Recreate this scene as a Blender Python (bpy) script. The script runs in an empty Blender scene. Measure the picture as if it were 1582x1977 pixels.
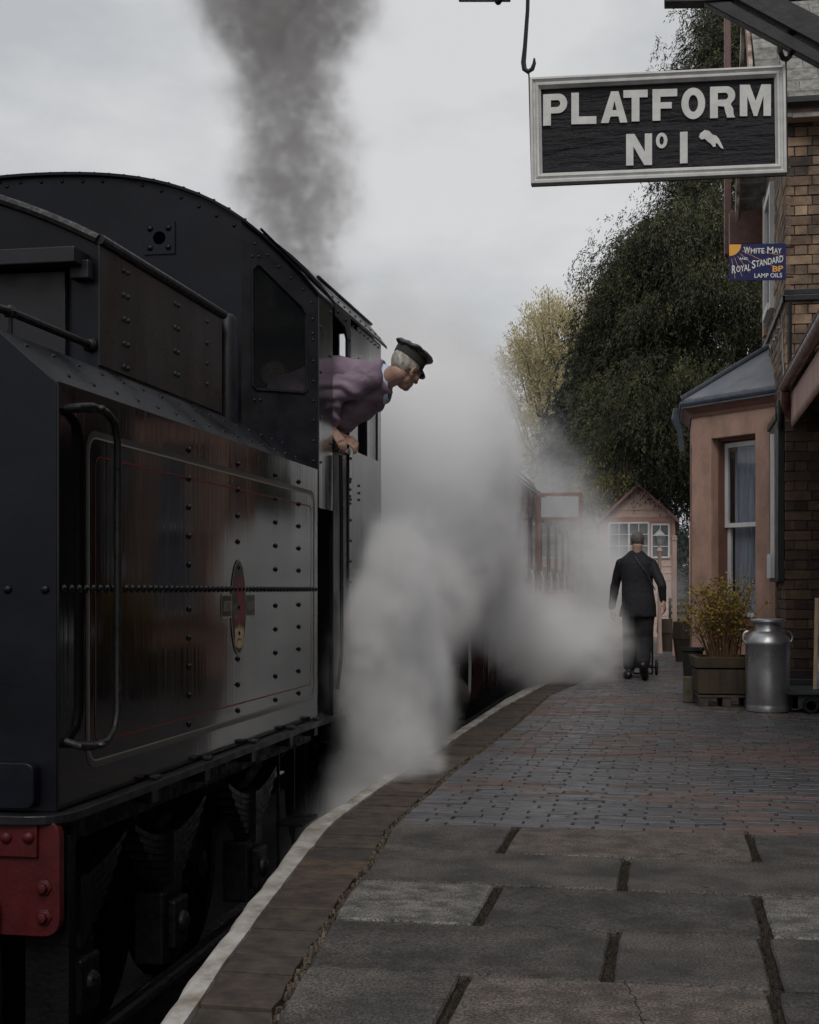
import bpy, bmesh, math, random
import numpy as np
from mathutils import Vector, Matrix, noise as mnoise
R = math.radians
random.seed(7); rng = np.random.default_rng(7)
sc = bpy.context.scene
C = sc.collection
# ------------------------------------------------------------------ camera
CAM_H = 1.08; YAW = R(10.5); F = 2700.0; CX = 791.0; HZ = 1138.0
cd = bpy.data.cameras.new('camera'); cam = bpy.data.objects.new('camera', cd); C.objects.link(cam)
cam.location = (0, 0, CAM_H); cam.rotation_euler = (R(90), 0, YAW)
cd.sensor_fit = 'HORIZONTAL'; cd.sensor_width = 36; cd.lens = 36*F/1582; cd.shift_y = (HZ-988.5)/1582
cd.clip_start = 0.05; cd.clip_end = 3000
sc.camera = cam
CO, SI = math.cos(YAW), math.sin(YAW)
# ------------------------------------------------------------------ sky, sun, exposure
SUN_EL, SUN_AZ = R(44), R(-82)      # azimuth measured from +x towards +y of where the sun stands
w = bpy.data.worlds.new('World'); sc.world = w; w.use_nodes = True
nt = w.node_tree; N = nt.nodes; L = nt.links; N.clear()
out = N.new('ShaderNodeOutputWorld'); bg = N.new('ShaderNodeBackground'); bg.inputs['Strength'].default_value = 0.1
sky = N.new('ShaderNodeTexSky'); sky.sky_type = 'NISHITA'; sky.sun_disc = False
sky.sun_elevation = SUN_EL; sky.sun_rotation = R(90)-SUN_AZ; sky.air_density = 1.2; sky.dust_density = 2.5
hs = N.new('ShaderNodeHueSaturation'); hs.inputs['Saturation'].default_value = 0.25
tc = N.new('ShaderNodeTexCoord'); mp = N.new('ShaderNodeMapping'); mp.inputs['Scale'].default_value = (1, 1, 2.2)
nz = N.new('ShaderNodeTexNoise'); nz.inputs['Scale'].default_value = 3.4; nz.inputs['Detail'].default_value = 7; nz.inputs['Roughness'].default_value = 0.55
cr = N.new('ShaderNodeValToRGB')
cr.color_ramp.elements[0].position = 0.40; cr.color_ramp.elements[0].color = (5.5, 5.72, 5.98, 1)
cr.color_ramp.elements[1].position = 0.62; cr.color_ramp.elements[1].color = (7.5, 7.55, 7.7, 1)
mx = N.new('ShaderNodeMix'); mx.data_type = 'RGBA'; mx.inputs[0].default_value = 0.94
L.new(tc.outputs['Generated'], mp.inputs['Vector']); L.new(mp.outputs[0], nz.inputs['Vector']); L.new(nz.outputs['Fac'], cr.inputs[0])
L.new(sky.outputs[0], hs.inputs['Color']); L.new(hs.outputs[0], mx.inputs[6]); L.new(cr.outputs[0], mx.inputs[7])
L.new(mx.outputs[2], bg.inputs['Color']); L.new(bg.outputs[0], out.inputs['Surface'])
sl = bpy.data.lights.new('sun', 'SUN'); sl.energy = 1.5; sl.angle = R(28); sl.color = (1, 0.96, 0.9)
so = bpy.data.objects.new('sun', sl); C.objects.link(so)
sdir = Vector((math.cos(SUN_EL)*math.cos(SUN_AZ), math.cos(SUN_EL)*math.sin(SUN_AZ), math.sin(SUN_EL)))
so.rotation_euler = sdir.to_track_quat('Z', 'Y').to_euler(); so.location = (0, 0, 30)
sc.view_settings.view_transform = 'Standard'; sc.view_settings.look = 'None'; sc.view_settings.gamma = 1
sc.view_settings.exposure = -0.15
sc.cycles.max_bounces = 16; sc.cycles.volume_bounces = 14; sc.cycles.transparent_max_bounces = 24
sc.cycles.volume_step_rate = 1.0; sc.cycles.volume_max_steps = 256
sc.cycles.use_denoising = True
sc.cycles.sample_clamp_indirect = 4

# ------------------------------------------------------------------ helpers
def gp(u, v, z=0.0):                      # point of a level plane
    d = (CAM_H-z)*F/(v-HZ); l = (u-CX)/F*d
    return Vector((l*CO-d*SI, l*SI+d*CO, z))
def py(u, v, Y):                          # point of a plane across the track
    k = (u-CX)/F; d = Y/(CO+k*SI)
    return Vector((d*(k*CO-SI), Y, CAM_H+(HZ-v)/F*d))
def px(u, v, X):                          # point of a plane along the track
    k = (u-CX)/F; d = X/(k*CO-SI)
    return Vector((X, d*(CO+k*SI), CAM_H+(HZ-v)/F*d))
def tag(o, label=None, cat=None, group=None, kind=None):
    if label: o['label'] = label
    if cat: o['category'] = cat
    if group: o['group'] = group
    if kind: o['kind'] = kind
    return o
def empty(name, loc, label, cat, group=None, rz=0):
    o = bpy.data.objects.new(name, None); C.objects.link(o); o.location = loc; o.rotation_euler = (0, 0, rz)
    o.empty_display_size = 0.1
    return tag(o, label, cat, group)
def link_mesh(name, me, mats, parent=None, smooth=False):
    o = bpy.data.objects.new(name, me); C.objects.link(o)
    if not isinstance(mats, (list, tuple)): mats = [mats]
    for m in mats: me.materials.append(m)
    if parent is not None:
        o.parent = parent
        # geometry is written in world coordinates: undo the parents' placement
        M = Matrix.Identity(4); p = parent; chain = []
        while p is not None: chain.append(p); p = p.parent
        for p in reversed(chain): M = M @ (p.matrix_parent_inverse @ p.matrix_basis)
        o.matrix_parent_inverse = M.inverted()
    if smooth:
        me.polygons.foreach_set('use_smooth', [True]*len(me.polygons))
    return o
class MB:
    """collects solids written in world coordinates; build() makes ONE mesh object"""
    def __init__(s): s.v = []; s.f = []; s.m = []; s.mi = 0; s.T = None
    def add(s, vs, fs):
        b = len(s.v)
        if s.T is not None: vs = [s.T @ Vector(q) for q in vs]
        s.v += [tuple(q) for q in vs]; s.f += [tuple(b+i for i in f) for f in fs]; s.m += [s.mi]*len(fs)
        return s
    def box(s, a, b):
        x0, y0, z0 = a; x1, y1, z1 = b
        return s.add([(x0,y0,z0),(x1,y0,z0),(x1,y1,z0),(x0,y1,z0),(x0,y0,z1),(x1,y0,z1),(x1,y1,z1),(x0,y1,z1)],
                     [(0,3,2,1),(4,5,6,7),(0,1,5,4),(1,2,6,5),(2,3,7,6),(3,0,4,7)])
    def prism(s, poly, axis, a, b):       # poly in the two other axes, extruded along axis a..b
        n = len(poly); vs = []
        for t in (a, b):
            for p, q in poly:
                vs.append({'x': (t,p,q), 'y': (p,t,q), 'z': (p,q,t)}[axis])
        fs = [tuple(range(n))[::-1], tuple(range(n, 2*n))]+[(i,(i+1)%n,n+(i+1)%n,n+i) for i in range(n)]
        return s.add(vs, fs)
    def tube(s, pts, r, n=10, caps=True, sc2=None):
        pts = [Vector(p) for p in pts]; m = len(pts)
        rr = list(r) if isinstance(r, (list, tuple)) else [r]*m
        vs = []; ref = None
        for i, p in enumerate(pts):
            t = (pts[min(i+1, m-1)]-pts[max(i-1, 0)]).normalized()
            if ref is None: ref = Vector((0,0,1)) if abs(t.z) < .9 else Vector((1,0,0))
            a = (ref-t*ref.dot(t)).normalized(); b = t.cross(a); ref = a
            for k in range(n):
                an = 2*math.pi*k/n; vs.append(p+(a*math.cos(an)+b*math.sin(an))*rr[i])
        fs = [(i*n+k, i*n+(k+1)%n, (i+1)*n+(k+1)%n, (i+1)*n+k) for i in range(m-1) for k in range(n)]
        if caps: fs += [tuple(range(n))[::-1], tuple(range((m-1)*n, m*n))]
        return s.add(vs, fs)
    def lathe(s, prof, c, n=32, axis='z'):  # prof: (radius, height)
        vs = []
        for r, h in prof:
            for k in range(n):
                an = 2*math.pi*k/n; x, y = r*math.cos(an), r*math.sin(an)
                vs.append({'z': (c[0]+x, c[1]+y, c[2]+h), 'y': (c[0]+x, c[1]+h, c[2]+y), 'x': (c[0]+h, c[1]+x, c[2]+y)}[axis])
        m = len(prof)
        fs = [(i*n+k, i*n+(k+1)%n, (i+1)*n+(k+1)%n, (i+1)*n+k) for i in range(m-1) for k in range(n)]
        if prof[0][0] > 1e-4: fs.append(tuple(range(n))[::-1])
        if prof[-1][0] > 1e-4: fs.append(tuple(range((m-1)*n, m*n)))
        return s.add(vs, fs)
    def rivet(s, p, nrm, r, h=None, n=8):   # domed head
        p = Vector(p); nrm = Vector(nrm).normalized(); h = h or r*.75
        a = nrm.orthogonal().normalized(); b = nrm.cross(a); vs = []
        for k1, k2 in ((1, 0), (.86, .5), (.5, .87)):
            for k in range(n):
                an = 2*math.pi*k/n; vs.append(p+(a*math.cos(an)+b*math.sin(an))*r*k1+nrm*(h*k2-.001))
        vs.append(p+nrm*h)
        fs = [(i*n+k, i*n+(k+1)%n, (i+1)*n+(k+1)%n, (i+1)*n+k) for i in range(2) for k in range(n)]
        fs += [(2*n+k, 2*n+(k+1)%n, 3*n) for k in range(n)]
        return s.add(vs, fs)
    def build(s, name, mats, parent=None, smooth=False, bevel=0, auto=None):
        me = bpy.data.meshes.new(name); me.from_pydata(s.v, [], s.f)
        o = link_mesh(name, me, mats, parent)
        if any(s.m): me.polygons.foreach_set('material_index', s.m)
        bm = bmesh.new(); bm.from_mesh(me); bmesh.ops.recalc_face_normals(bm, faces=bm.faces)
        if smooth:
            for f in bm.faces: f.smooth = True
            lim = R(auto or 35)
            for e in bm.edges:
                if len(e.link_faces) == 2 and e.calc_face_angle(0) > lim: e.smooth = False
        bm.to_mesh(me); bm.free(); me.update()
        if bevel:
            bv = o.modifiers.new('bevel', 'BEVEL'); bv.width = bevel; bv.segments = 2; bv.limit_method = 'ANGLE'; bv.angle_limit = R(40)
        return o
def poly_hole_sheet(mb, outer, holes, nrm, th):
    """flat plate with holes: outer / holes are lists of 3-D points in one plane"""
    bm = bmesh.new(); loops = []
    for lp in [outer]+holes:
        vs = [bm.verts.new(p) for p in lp]
        for i in range(len(vs)): bm.edges.new((vs[i], vs[(i+1) % len(vs)]))
    r = bmesh.ops.triangle_fill(bm, edges=bm.edges[:], use_beauty=True, use_dissolve=False, normal=nrm)
    bmesh.ops.recalc_face_normals(bm, faces=bm.faces)
    base = [tuple(v.co) for v in bm.verts]; bm.verts.index_update()
    fs = [tuple(v.index for v in f.verts) for f in bm.faces]; bm.free()
    n = Vector(nrm).normalized()*th; nb = len(base)
    vs = base+[tuple(Vector(p)+n) for p in base]
    ff = fs+[tuple(i+nb for i in f)[::-1] for f in fs]
    k = 0
    for lp in [outer]+holes:
        m = len(lp)
        for i in range(m): ff.append((k+i, k+(i+1) % m, nb+k+(i+1) % m, nb+k+i))
        k += m
    mb.add(vs, ff)
def rounded(poly, r, n=5):                 # round the corners of a 2-D polygon
    o = []; m = len(poly)
    for i in range(m):
        p = Vector(poly[i]); a = (Vector(poly[i-1])-p); b = (Vector(poly[(i+1) % m])-p)
        rr = min(r, a.length*.45, b.length*.45); a = p+a.normalized()*rr; b = p+b.normalized()*rr
        for k in range(n+1):
            t = k/n; q = a*(1-t)**2+p*2*t*(1-t)+b*t*t; o.append((q[0], q[1]))
    return o
# ---- materials
MATS = {}
def mat(name, col, rough=.6, metal=0, var=0, vscale=6, col2=None, bump=0, bscale=40, rvar=0, spec=.5, stretch=(1,1,1), island=0, aniso=0, coat=0, detail=6, v2=None, bdist=.01):
    m = bpy.data.materials.new(name); m.use_nodes = True; t = m.node_tree; n = t.nodes; l = t.links
    b = n['Principled BSDF']; b.inputs['Roughness'].default_value = rough; b.inputs['Metallic'].default_value = metal
    b.inputs['Specular IOR Level'].default_value = spec; b.inputs['Base Color'].default_value = (*col, 1)
    if coat: b.inputs['Coat Weight'].default_value = coat; b.inputs['Coat Roughness'].default_value = .08
    tcn = n.new('ShaderNodeTexCoord'); mpn = n.new('ShaderNodeMapping'); mpn.inputs['Scale'].default_value = stretch
    l.new(tcn.outputs['Object'], mpn.inputs[0]); src = None
    if var or col2:
        z = n.new('ShaderNodeTexNoise'); z.inputs['Scale'].default_value = vscale; z.inputs['Detail'].default_value = detail; z.inputs['Roughness'].default_value = .65
        l.new(mpn.outputs[0], z.inputs['Vector'])
        rp = n.new('ShaderNodeValToRGB'); rp.color_ramp.elements[0].position = .38; rp.color_ramp.elements[1].position = .64
        c2 = col2 or tuple(min(1, c*(1+var)) for c in col); c1 = col if col2 else tuple(c*(1-var) for c in col)
        rp.color_ramp.elements[0].color = (*c1, 1); rp.color_ramp.elements[1].color = (*c2, 1)
        l.new(z.outputs['Fac'], rp.inputs[0]); src = rp.outputs[0]
    if island:
        g = n.new('ShaderNodeNewGeometry'); rp2 = n.new('ShaderNodeValToRGB'); rp2.color_ramp.interpolation = 'LINEAR'
        cols = island if isinstance(island, list) else None
        if cols:
            el = rp2.color_ramp.elements
            while len(el) < len(cols): el.new(.5)
            for i, c in enumerate(cols): el[i].position = i/(len(cols)-1); el[i].color = (*c, 1)
        else:
            rp2.color_ramp.elements[0].color = (1-island,)*3+(1,); rp2.color_ramp.elements[1].color = (1+island,)*3+(1,)
        l.new(g.outputs['Random Per Island'], rp2.inputs[0])
        if src is None and cols: src = rp2.outputs[0]
        else:
            mm = n.new('ShaderNodeMix'); mm.data_type = 'RGBA'; mm.blend_type = 'MULTIPLY'; mm.inputs[0].default_value = 1
            if src is None: mm.inputs[6].default_value = (*col, 1)
            else: l.new(src, mm.inputs[6])
            l.new(rp2.outputs[0], mm.inputs[7]); src = mm.outputs[2]
    if src is not None: l.new(src, b.inputs['Base Color'])
    if rvar:
        z = n.new('ShaderNodeTexNoise'); z.inputs['Scale'].default_value = vscale*1.7; z.inputs['Detail'].default_value = 5
        l.new(mpn.outputs[0], z.inputs['Vector']); mr = n.new('ShaderNodeMapRange')
        mr.inputs[1].default_value = .3; mr.inputs[2].default_value = .7; mr.inputs[3].default_value = max(.02, rough-rvar); mr.inputs[4].default_value = min(1, rough+rvar)
        l.new(z.outputs['Fac'], mr.inputs[0]); l.new(mr.outputs[0], b.inputs['Roughness'])
    if bump:
        z = n.new('ShaderNodeTexNoise'); z.inputs['Scale'].default_value = bscale; z.inputs['Detail'].default_value = 6; z.inputs['Roughness'].default_value = .6
        l.new(mpn.outputs[0], z.inputs['Vector']); bp = n.new('ShaderNodeBump'); bp.inputs['Strength'].default_value = bump; bp.inputs['Distance'].default_value = bdist
        l.new(z.outputs['Fac'], bp.inputs['Height']); l.new(bp.outputs[0], b.inputs['Normal'])
    if aniso:
        b.inputs['Anisotropic'].default_value = aniso
        tg = n.new('ShaderNodeTangent'); tg.direction_type = 'RADIAL'; tg.axis = 'Z'; l.new(tg.outputs[0], b.inputs['Tangent'])
    MATS[name] = m; return m
def glass(name, tint=(.9,.92,.95), refl=.05, alpha=0, rough=.02):
    m = bpy.data.materials.new(name); m.use_nodes = True; n = m.node_tree.nodes; l = m.node_tree.links
    n.remove(n['Principled BSDF']); o = n['Material Output']
    tr = n.new('ShaderNodeBsdfTransparent'); tr.inputs[0].default_value = (*tint, 1)
    gl = n.new('ShaderNodeBsdfGlossy'); gl.inputs['Roughness'].default_value = rough
    lw = n.new('ShaderNodeLayerWeight'); lw.inputs[0].default_value = .5; pw = n.new('ShaderNodeMath'); pw.operation = 'POWER'; pw.inputs[1].default_value = 4; l.new(lw.outputs['Facing'], pw.inputs[0]); fr = n.new('ShaderNodeMath'); fr.operation = 'MULTIPLY_ADD'; fr.inputs[1].default_value = .7; fr.inputs[2].default_value = refl; l.new(pw.outputs[0], fr.inputs[0])
    ms = n.new('ShaderNodeMixShader'); l.new(fr.outputs[0], ms.inputs[0]); l.new(tr.outputs[0], ms.inputs[1]); l.new(gl.outputs[0], ms.inputs[2]); l.new(ms.outputs[0], o.inputs[0])
    if alpha:
        df = n.new('ShaderNodeBsdfDiffuse'); df.inputs[0].default_value = (.13,.155,.17,1); m2 = n.new('ShaderNodeMixShader'); m2.inputs[0].default_value = alpha
        l.new(ms.outputs[0], m2.inputs[1]); l.new(df.outputs[0], m2.inputs[2]); l.new(m2.outputs[0], o.inputs[0])
    return m
def speckle(m, amt=.6, scale=130):
    t = m.node_tree; n, l = t.nodes, t.links; b = n['Principled BSDF']; src = b.inputs['Base Color'].links[0].from_socket
    tcn = n.new('ShaderNodeTexCoord'); z = n.new('ShaderNodeTexNoise'); z.inputs['Scale'].default_value = scale; z.inputs['Detail'].default_value = 2
    l.new(tcn.outputs['Object'], z.inputs['Vector']); mr = n.new('ShaderNodeMapRange'); mr.inputs[1].default_value = .36; mr.inputs[2].default_value = .68; mr.inputs[3].default_value = 1-amt; mr.inputs[4].default_value = 1+amt*1.6
    l.new(z.outputs['Fac'], mr.inputs[0]); mm = n.new('ShaderNodeMix'); mm.data_type = 'RGBA'; mm.blend_type = 'MULTIPLY'; mm.inputs[0].default_value = 1; mm.clamp_result = False
    l.new(src, mm.inputs[6]); l.new(mr.outputs[0], mm.inputs[7]); l.new(mm.outputs[2], b.inputs['Base Color'])
# wet streaked black paint of the tender sides
def streak_paint(name, base=(.005,.005,.006), rough=.06):
    m = mat(name, base, rough, spec=.33, aniso=.9, var=.2, vscale=3, stretch=(1, 3, .5)); m.node_tree.nodes['Principled BSDF'].inputs['Anisotropic Rotation'].default_value = .25
    t = m.node_tree; n = t.nodes; l = t.links; b = n['Principled BSDF']
    tcn = n.new('ShaderNodeTexCoord'); mpn = n.new('ShaderNodeMapping'); mpn.inputs['Scale'].default_value = (38, 38, 1.0)
    l.new(tcn.outputs['Object'], mpn.inputs[0])
    z = n.new('ShaderNodeTexNoise'); z.inputs['Scale'].default_value = 1.0; z.inputs['Detail'].default_value = 4; l.new(mpn.outputs[0], z.inputs['Vector'])
    mr = n.new('ShaderNodeMapRange'); mr.inputs[1].default_value = .3; mr.inputs[2].default_value = .72; mr.inputs[3].default_value = rough*.6; mr.inputs[4].default_value = rough*2.2
    l.new(z.outputs['Fac'], mr.inputs[0]); l.new(mr.outputs[0], b.inputs['Roughness'])
    mp2 = n.new('ShaderNodeMapping'); mp2.inputs['Scale'].default_value = (2.2, 2.2, 1.4); l.new(tcn.outputs['Object'], mp2.inputs[0])
    z2 = n.new('ShaderNodeTexNoise'); z2.inputs['Scale'].default_value = 1.0; z2.inputs['Detail'].default_value = 1; l.new(mp2.outputs[0], z2.inputs['Vector'])
    bp = n.new('ShaderNodeBump'); bp.inputs['Strength'].default_value = .12; bp.inputs['Distance'].default_value = .03
    bp2 = n.new('ShaderNodeBump'); bp2.inputs['Strength'].default_value = .06; bp2.inputs['Distance'].default_value = .004
    l.new(z2.outputs['Fac'], bp.inputs['Height']); l.new(z.outputs['Fac'], bp2.inputs['Height']); 
    # flat plates: a steady bump tilts the normals to shift the reflections
    sx_ = n.new('ShaderNodeSeparateXYZ'); l.new(tcn.outputs['Object'], sx_.inputs[0]); ng_ = n.new('ShaderNodeMath'); ng_.operation = 'MULTIPLY'; ng_.inputs[1].default_value = -1.0; l.new(sx_.outputs['Y'], ng_.inputs[0])
    bp0 = n.new('ShaderNodeBump'); bp0.inputs['Strength'].default_value = 1; bp0.inputs['Distance'].default_value = .057; l.new(ng_.outputs[0], bp0.inputs['Height']); l.new(bp0.outputs[0], bp.inputs['Normal'])
    l.new(bp.outputs[0], bp2.inputs['Normal']); l.new(bp2.outputs[0], b.inputs['Normal'])
    return m
M_side = streak_paint('wet_black_paint')
M_black = mat('black_paint', (.009,.009,.012), .42, spec=.35, var=.35, vscale=5, bump=.12, bscale=30, rvar=.12)
M_blackb = mat('cab_paint', (.0045,.005,.009), .34, var=.4, vscale=2.5, bump=.08, bscale=12, rvar=.12, spec=.22)
M_sheen = streak_paint('black_paint_sheen', (.03,.03,.032), .12)  # black paint with its bright reflections lifted into the base colour
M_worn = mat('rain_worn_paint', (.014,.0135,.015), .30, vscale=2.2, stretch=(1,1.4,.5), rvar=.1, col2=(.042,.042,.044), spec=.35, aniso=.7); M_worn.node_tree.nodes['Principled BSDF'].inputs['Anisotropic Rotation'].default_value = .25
M_iron = mat('dark_iron', (.008,.008,.009), .45, spec=.35, var=.4, vscale=20, bump=.3, bscale=60, rvar=.2)
M_grime = mat('oily_grime', (.003,.003,.003), .6, spec=.15, var=.5, vscale=12, bump=.4, bscale=50, rvar=.2)
M_red = mat('buffer_beam_red', (.055,.004,.005), .5, spec=.3, var=.25, vscale=9, bump=.15, bscale=60, rvar=.1)
M_cream = mat('cream_line', (.26,.23,.19), .4)
M_greyline = mat('grey_line', (.05,.048,.046), .3)
M_redline = mat('red_line', (.16,.012,.016), .4)
M_maroon = mat('maroon_coach_paint', (.045,.013,.014), .3, var=.2, vscale=4, stretch=(1,1,.3), rvar=.1)
M_coachroof = mat('coach_roof', (.10,.10,.105), .7, var=.2)
M_glass = glass('window_glass'); M_dglass = glass('dusty_cab_glass', tint=(.85,.87,.88), refl=.03, alpha=.05, rough=.06)
M_slab = mat('flagstone', (.054,.048,.044), .78, var=.45, vscale=3.6, island=.24, bump=.8, bscale=75, rvar=.1, bdist=.007)
M_slabl = mat('pale_worn_flagstone', (.06,.056,.052), .85, col2=(.17,.16,.15), vscale=11, bump=.8, bscale=70, bdist=.005)
M_slabb = mat('brownish_flagstone', (.085,.070,.061), .82, var=.4, vscale=9, bump=.8, bscale=70, bdist=.004)
for m_ in (M_slab, M_slabl, M_slabb): speckle(m_)
M_dirt = mat('joint_dirt', (.018,.012,.008), .95, col2=(.045,.032,.02), vscale=14, bump=1, bscale=90, bdist=.02)
M_coping = mat('worn_white_coping', (.46,.445,.42), .75, col2=(.20,.165,.13), vscale=5, bump=.6, bscale=45, stretch=(1.6,.9,1), bdist=.006, detail=9)
M_edge = mat('brown_edging_block', (.060,.046,.036), .75, var=.45, vscale=11, stretch=(1,1,1), island=[(.5,.5,.55),(1,1,1),(.8,.78,.76),(1.3,1.1,.9),(.7,.68,.7),(1.1,1.08,1.05)], bump=.6, bscale=60, bdist=.006)
M_ballast = mat('ballast', (.03,.027,.025), .95, var=.5, vscale=30, bump=1, bscale=60, bdist=.03)
M_ground = mat('grass_ground', (.04,.05,.025), .95, var=.4, vscale=1.5, bump=.5, bscale=20)
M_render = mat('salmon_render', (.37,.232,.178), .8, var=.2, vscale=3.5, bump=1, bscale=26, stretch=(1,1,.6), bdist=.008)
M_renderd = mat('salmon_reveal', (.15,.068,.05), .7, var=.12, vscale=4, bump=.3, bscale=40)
M_white = mat('white_joinery', (.62,.62,.61), .5, var=.08, vscale=6)
M_lead = mat('lead_sheet', (.13,.14,.16), .6, spec=.3, col2=(.19,.20,.22), vscale=2.5, bump=.25, bscale=9, rvar=.12)
M_leadd = mat('lead_roll', (.05,.06,.08), .5, spec=.4, var=.3, vscale=6, rvar=.1)
M_brownp = mat('brown_gutter_paint', (.10,.042,.032), .38, var=.25, vscale=8, rvar=.12)
M_tile = mat('clay_roof_tile', (.075,.035,.028), .75, var=.35, vscale=8, island=.3, bump=.4, bscale=50)
M_stone = mat('stone_roof_slate', (.13,.125,.115), .9, col2=(.26,.255,.235), vscale=11, island=.22, bump=.9, bscale=45, bdist=.012)
M_valance = mat('pink_valance', (.40,.24,.20), .65, col2=(.30,.17,.14), vscale=5, stretch=(1,6,.6), island=.14, bump=.2)
M_peel = mat('peeling_white_board', (.16,.075,.06), .8, col2=(.62,.58,.50), vscale=5, stretch=(1,1,.8), bump=.6, bscale=14)
M_mortar = mat('mortar', (.085,.07,.055), .95, var=.3, vscale=9)
M_brick = mat('buff_brick', (1.1,1.08,1.05), .85, col2=(.38,.37,.36), vscale=4, island=[(.20,.135,.09),(.29,.20,.13),(.12,.08,.06),(.33,.235,.155),(.20,.14,.10),(.07,.052,.044),(.27,.185,.12),(.14,.09,.065)], bump=.6, bscale=50, bdist=.006)
M_bricks = mat('sooty_brick', (1,1,1), .8, col2=(.6,.58,.56), vscale=6, island=[(.075,.045,.03),(.12,.075,.045),(.05,.03,.024),(.15,.10,.062),(.09,.055,.038),(.04,.026,.022),(.12,.075,.05)], bump=.6, bscale=50, bdist=.006)
M_signw = mat('sign_white_paint', (.54,.54,.53), .55, var=.1, vscale=12, bump=.15, bscale=30)
M_signb = mat('sign_black_timber', (.010,.010,.014), .45, spec=.3, var=.4, vscale=6, stretch=(.5,1,3.2), bump=1, bscale=9, bdist=.035, rvar=.1)
M_blue = mat('enamel_blue', (.010,.013,.075), .5, spec=.2, var=.2, vscale=20)
M_yellow = mat('enamel_yellow', (.62,.30,.03), .3)
M_lantern = mat('lantern_glass', (.28,.28,.28), .3, var=.3, vscale=20)
M_enamelw = mat('enamel_white', (.6,.6,.56), .3)
M_galv = mat('galvanised_steel', (.50,.50,.52), .36, metal=.85, var=.18, vscale=4, bump=.3, bscale=10, rvar=.12, bdist=.006)
M_wood = mat('tarred_planter_wood', (.035,.025,.018), .8, col2=(.07,.05,.03), vscale=5, stretch=(3,3,.4), bump=.5, bscale=30)
M_mossw = mat('mossy_board', (.038,.027,.018), .8, col2=(.075,.058,.02), vscale=5, bump=.5, bscale=30)
M_pallet = mat('weathered_pallet_wood', (.07,.055,.045), .9, var=.4, vscale=9, bump=.4)
M_soil = mat('soil', (.025,.018,.012), 1, bump=1, bscale=60)
M_stem = mat('shrub_stem', (.16,.085,.045), .8, var=.3, vscale=20, island=.3)
M_leafy = mat('shrub_leaf', (.22,.17,.025), .6, island=[(.16,.14,.015),(.30,.22,.03),(.22,.13,.02),(.13,.13,.02)], )
M_trolley = mat('trolley_paint', (.025,.032,.032), .6, var=.4, vscale=9, bump=.3)
M_ply = mat('pale_plywood', (.5,.34,.2), .6, var=.15, vscale=6)
M_salmonb = mat('salmon_boards', (.46,.32,.265), .7, var=.12, vscale=5)
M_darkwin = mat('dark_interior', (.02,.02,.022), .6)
M_curtain = mat('net_curtain', (.34,.35,.38), .9, var=.25, vscale=14, stretch=(3,3,.15))
M_skin = mat('skin', (.40,.25,.195), .5, var=.14, vscale=40, bump=.15, bscale=120, bdist=.003)
M_skin.node_tree.nodes['Principled BSDF'].inputs['Subsurface Weight'].default_value = .08
M_skin.node_tree.nodes['Principled BSDF'].inputs['Subsurface Radius'].default_value = (.01,.004,.002)
M_hairg = mat('grey_hair', (.42,.39,.34), .6, var=.4, vscale=60, stretch=(1,1,.2), bump=.6, bscale=120, bdist=.004)
M_haird = mat('dark_grey_hair', (.10,.09,.085), .6, var=.4, vscale=60, bump=.6, bscale=120)
M_cardi = mat('mauve_work_jacket', (.21,.155,.205), .85, var=.16, vscale=6, bump=.25, bscale=35, bdist=.006)
M_shirt = mat('pale_blue_shirt', (.50,.58,.75), .7)
M_leather = mat('cap_leather', (.02,.019,.02), .3, var=.3, vscale=14, bump=.6, bscale=22, bdist=.01, rvar=.1)
M_felt = mat('cap_band_cloth', (.035,.033,.03), .9, bump=.5, bscale=150)
M_suit = mat('black_suit', (.006,.006,.010), .8, var=.2, vscale=10, bump=.2, bscale=40)
M_shoe = mat('black_shoe', (.01,.01,.01), .35)
M_rubber = mat('rubber', (.015,.015,.015), .7)
# ================================================================== SETTING
def curve_at(pts):
    pts = sorted(pts, key=lambda p: p[1]); ys = [p[1] for p in pts]; xs = [p[0] for p in pts]
    return lambda y: float(np.interp(y, ys, xs))
e_out = curve_at([gp(*q)[:2] for q in ((300,1971),(340,1922),(375,1869),(406,1830),(450,1772),(503,1706),(539,1661),(565,1622),(596,1586),(654,1553),(711,1515),(760,1480),(815,1450),(879,1410),(936,1374),(974,1349))]+[(-1.1,1.5),(-1.5,17),(-1.5,60)])
e_mid = curve_at([gp(*q)[:2] for q in ((360,1977),(417,1892),(455,1834),(521,1745),(574,1675),(641,1591),(725,1529),(791,1484),(853,1445),(911,1406),(968,1368))]+[(-.92,1.5),(-1.33,17),(-1.33,60)])
e_in = curve_at([gp(*q)[:2] for q in ((528,1977),(583,1878),(663,1737),(720,1666),(760,1591),(822,1537),(875,1489),(936,1445),(1000,1396),(1060,1343))]+[(-.50,1.5),(-.95,17),(-.95,60)])
# ground sheet to the horizon
b = MB(); b.box((-400,-200,-1.6), (400,900,-1.2)); tag(b.build('ground', M_ground), kind='structure')
b = MB(); b.box((-12,-8,-1.19), (-1.2,70,-.98)); tag(b.build('trackbed', M_ballast), kind='structure')
# platform body (its top is the dirt in the joints)
ys = [-3,0,1.5]+list(np.arange(2.5,17.6,.25))+[20,30,60]
b = MB()
vs = []
for y in ys: vs += [(e_out(y)+.012, y, -.022), (14, y, -.022), (e_out(y)+.05, y, -1.0), (14, y, -1.0)]
fs = []
for i in range(len(ys)-1):
    a = i*4; c = a+4; fs += [(a,a+1,c+1,c), (a,c,c+2,a+2)]
b.add(vs, fs); tag(b.build('platform', M_dirt), kind='structure')
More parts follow.
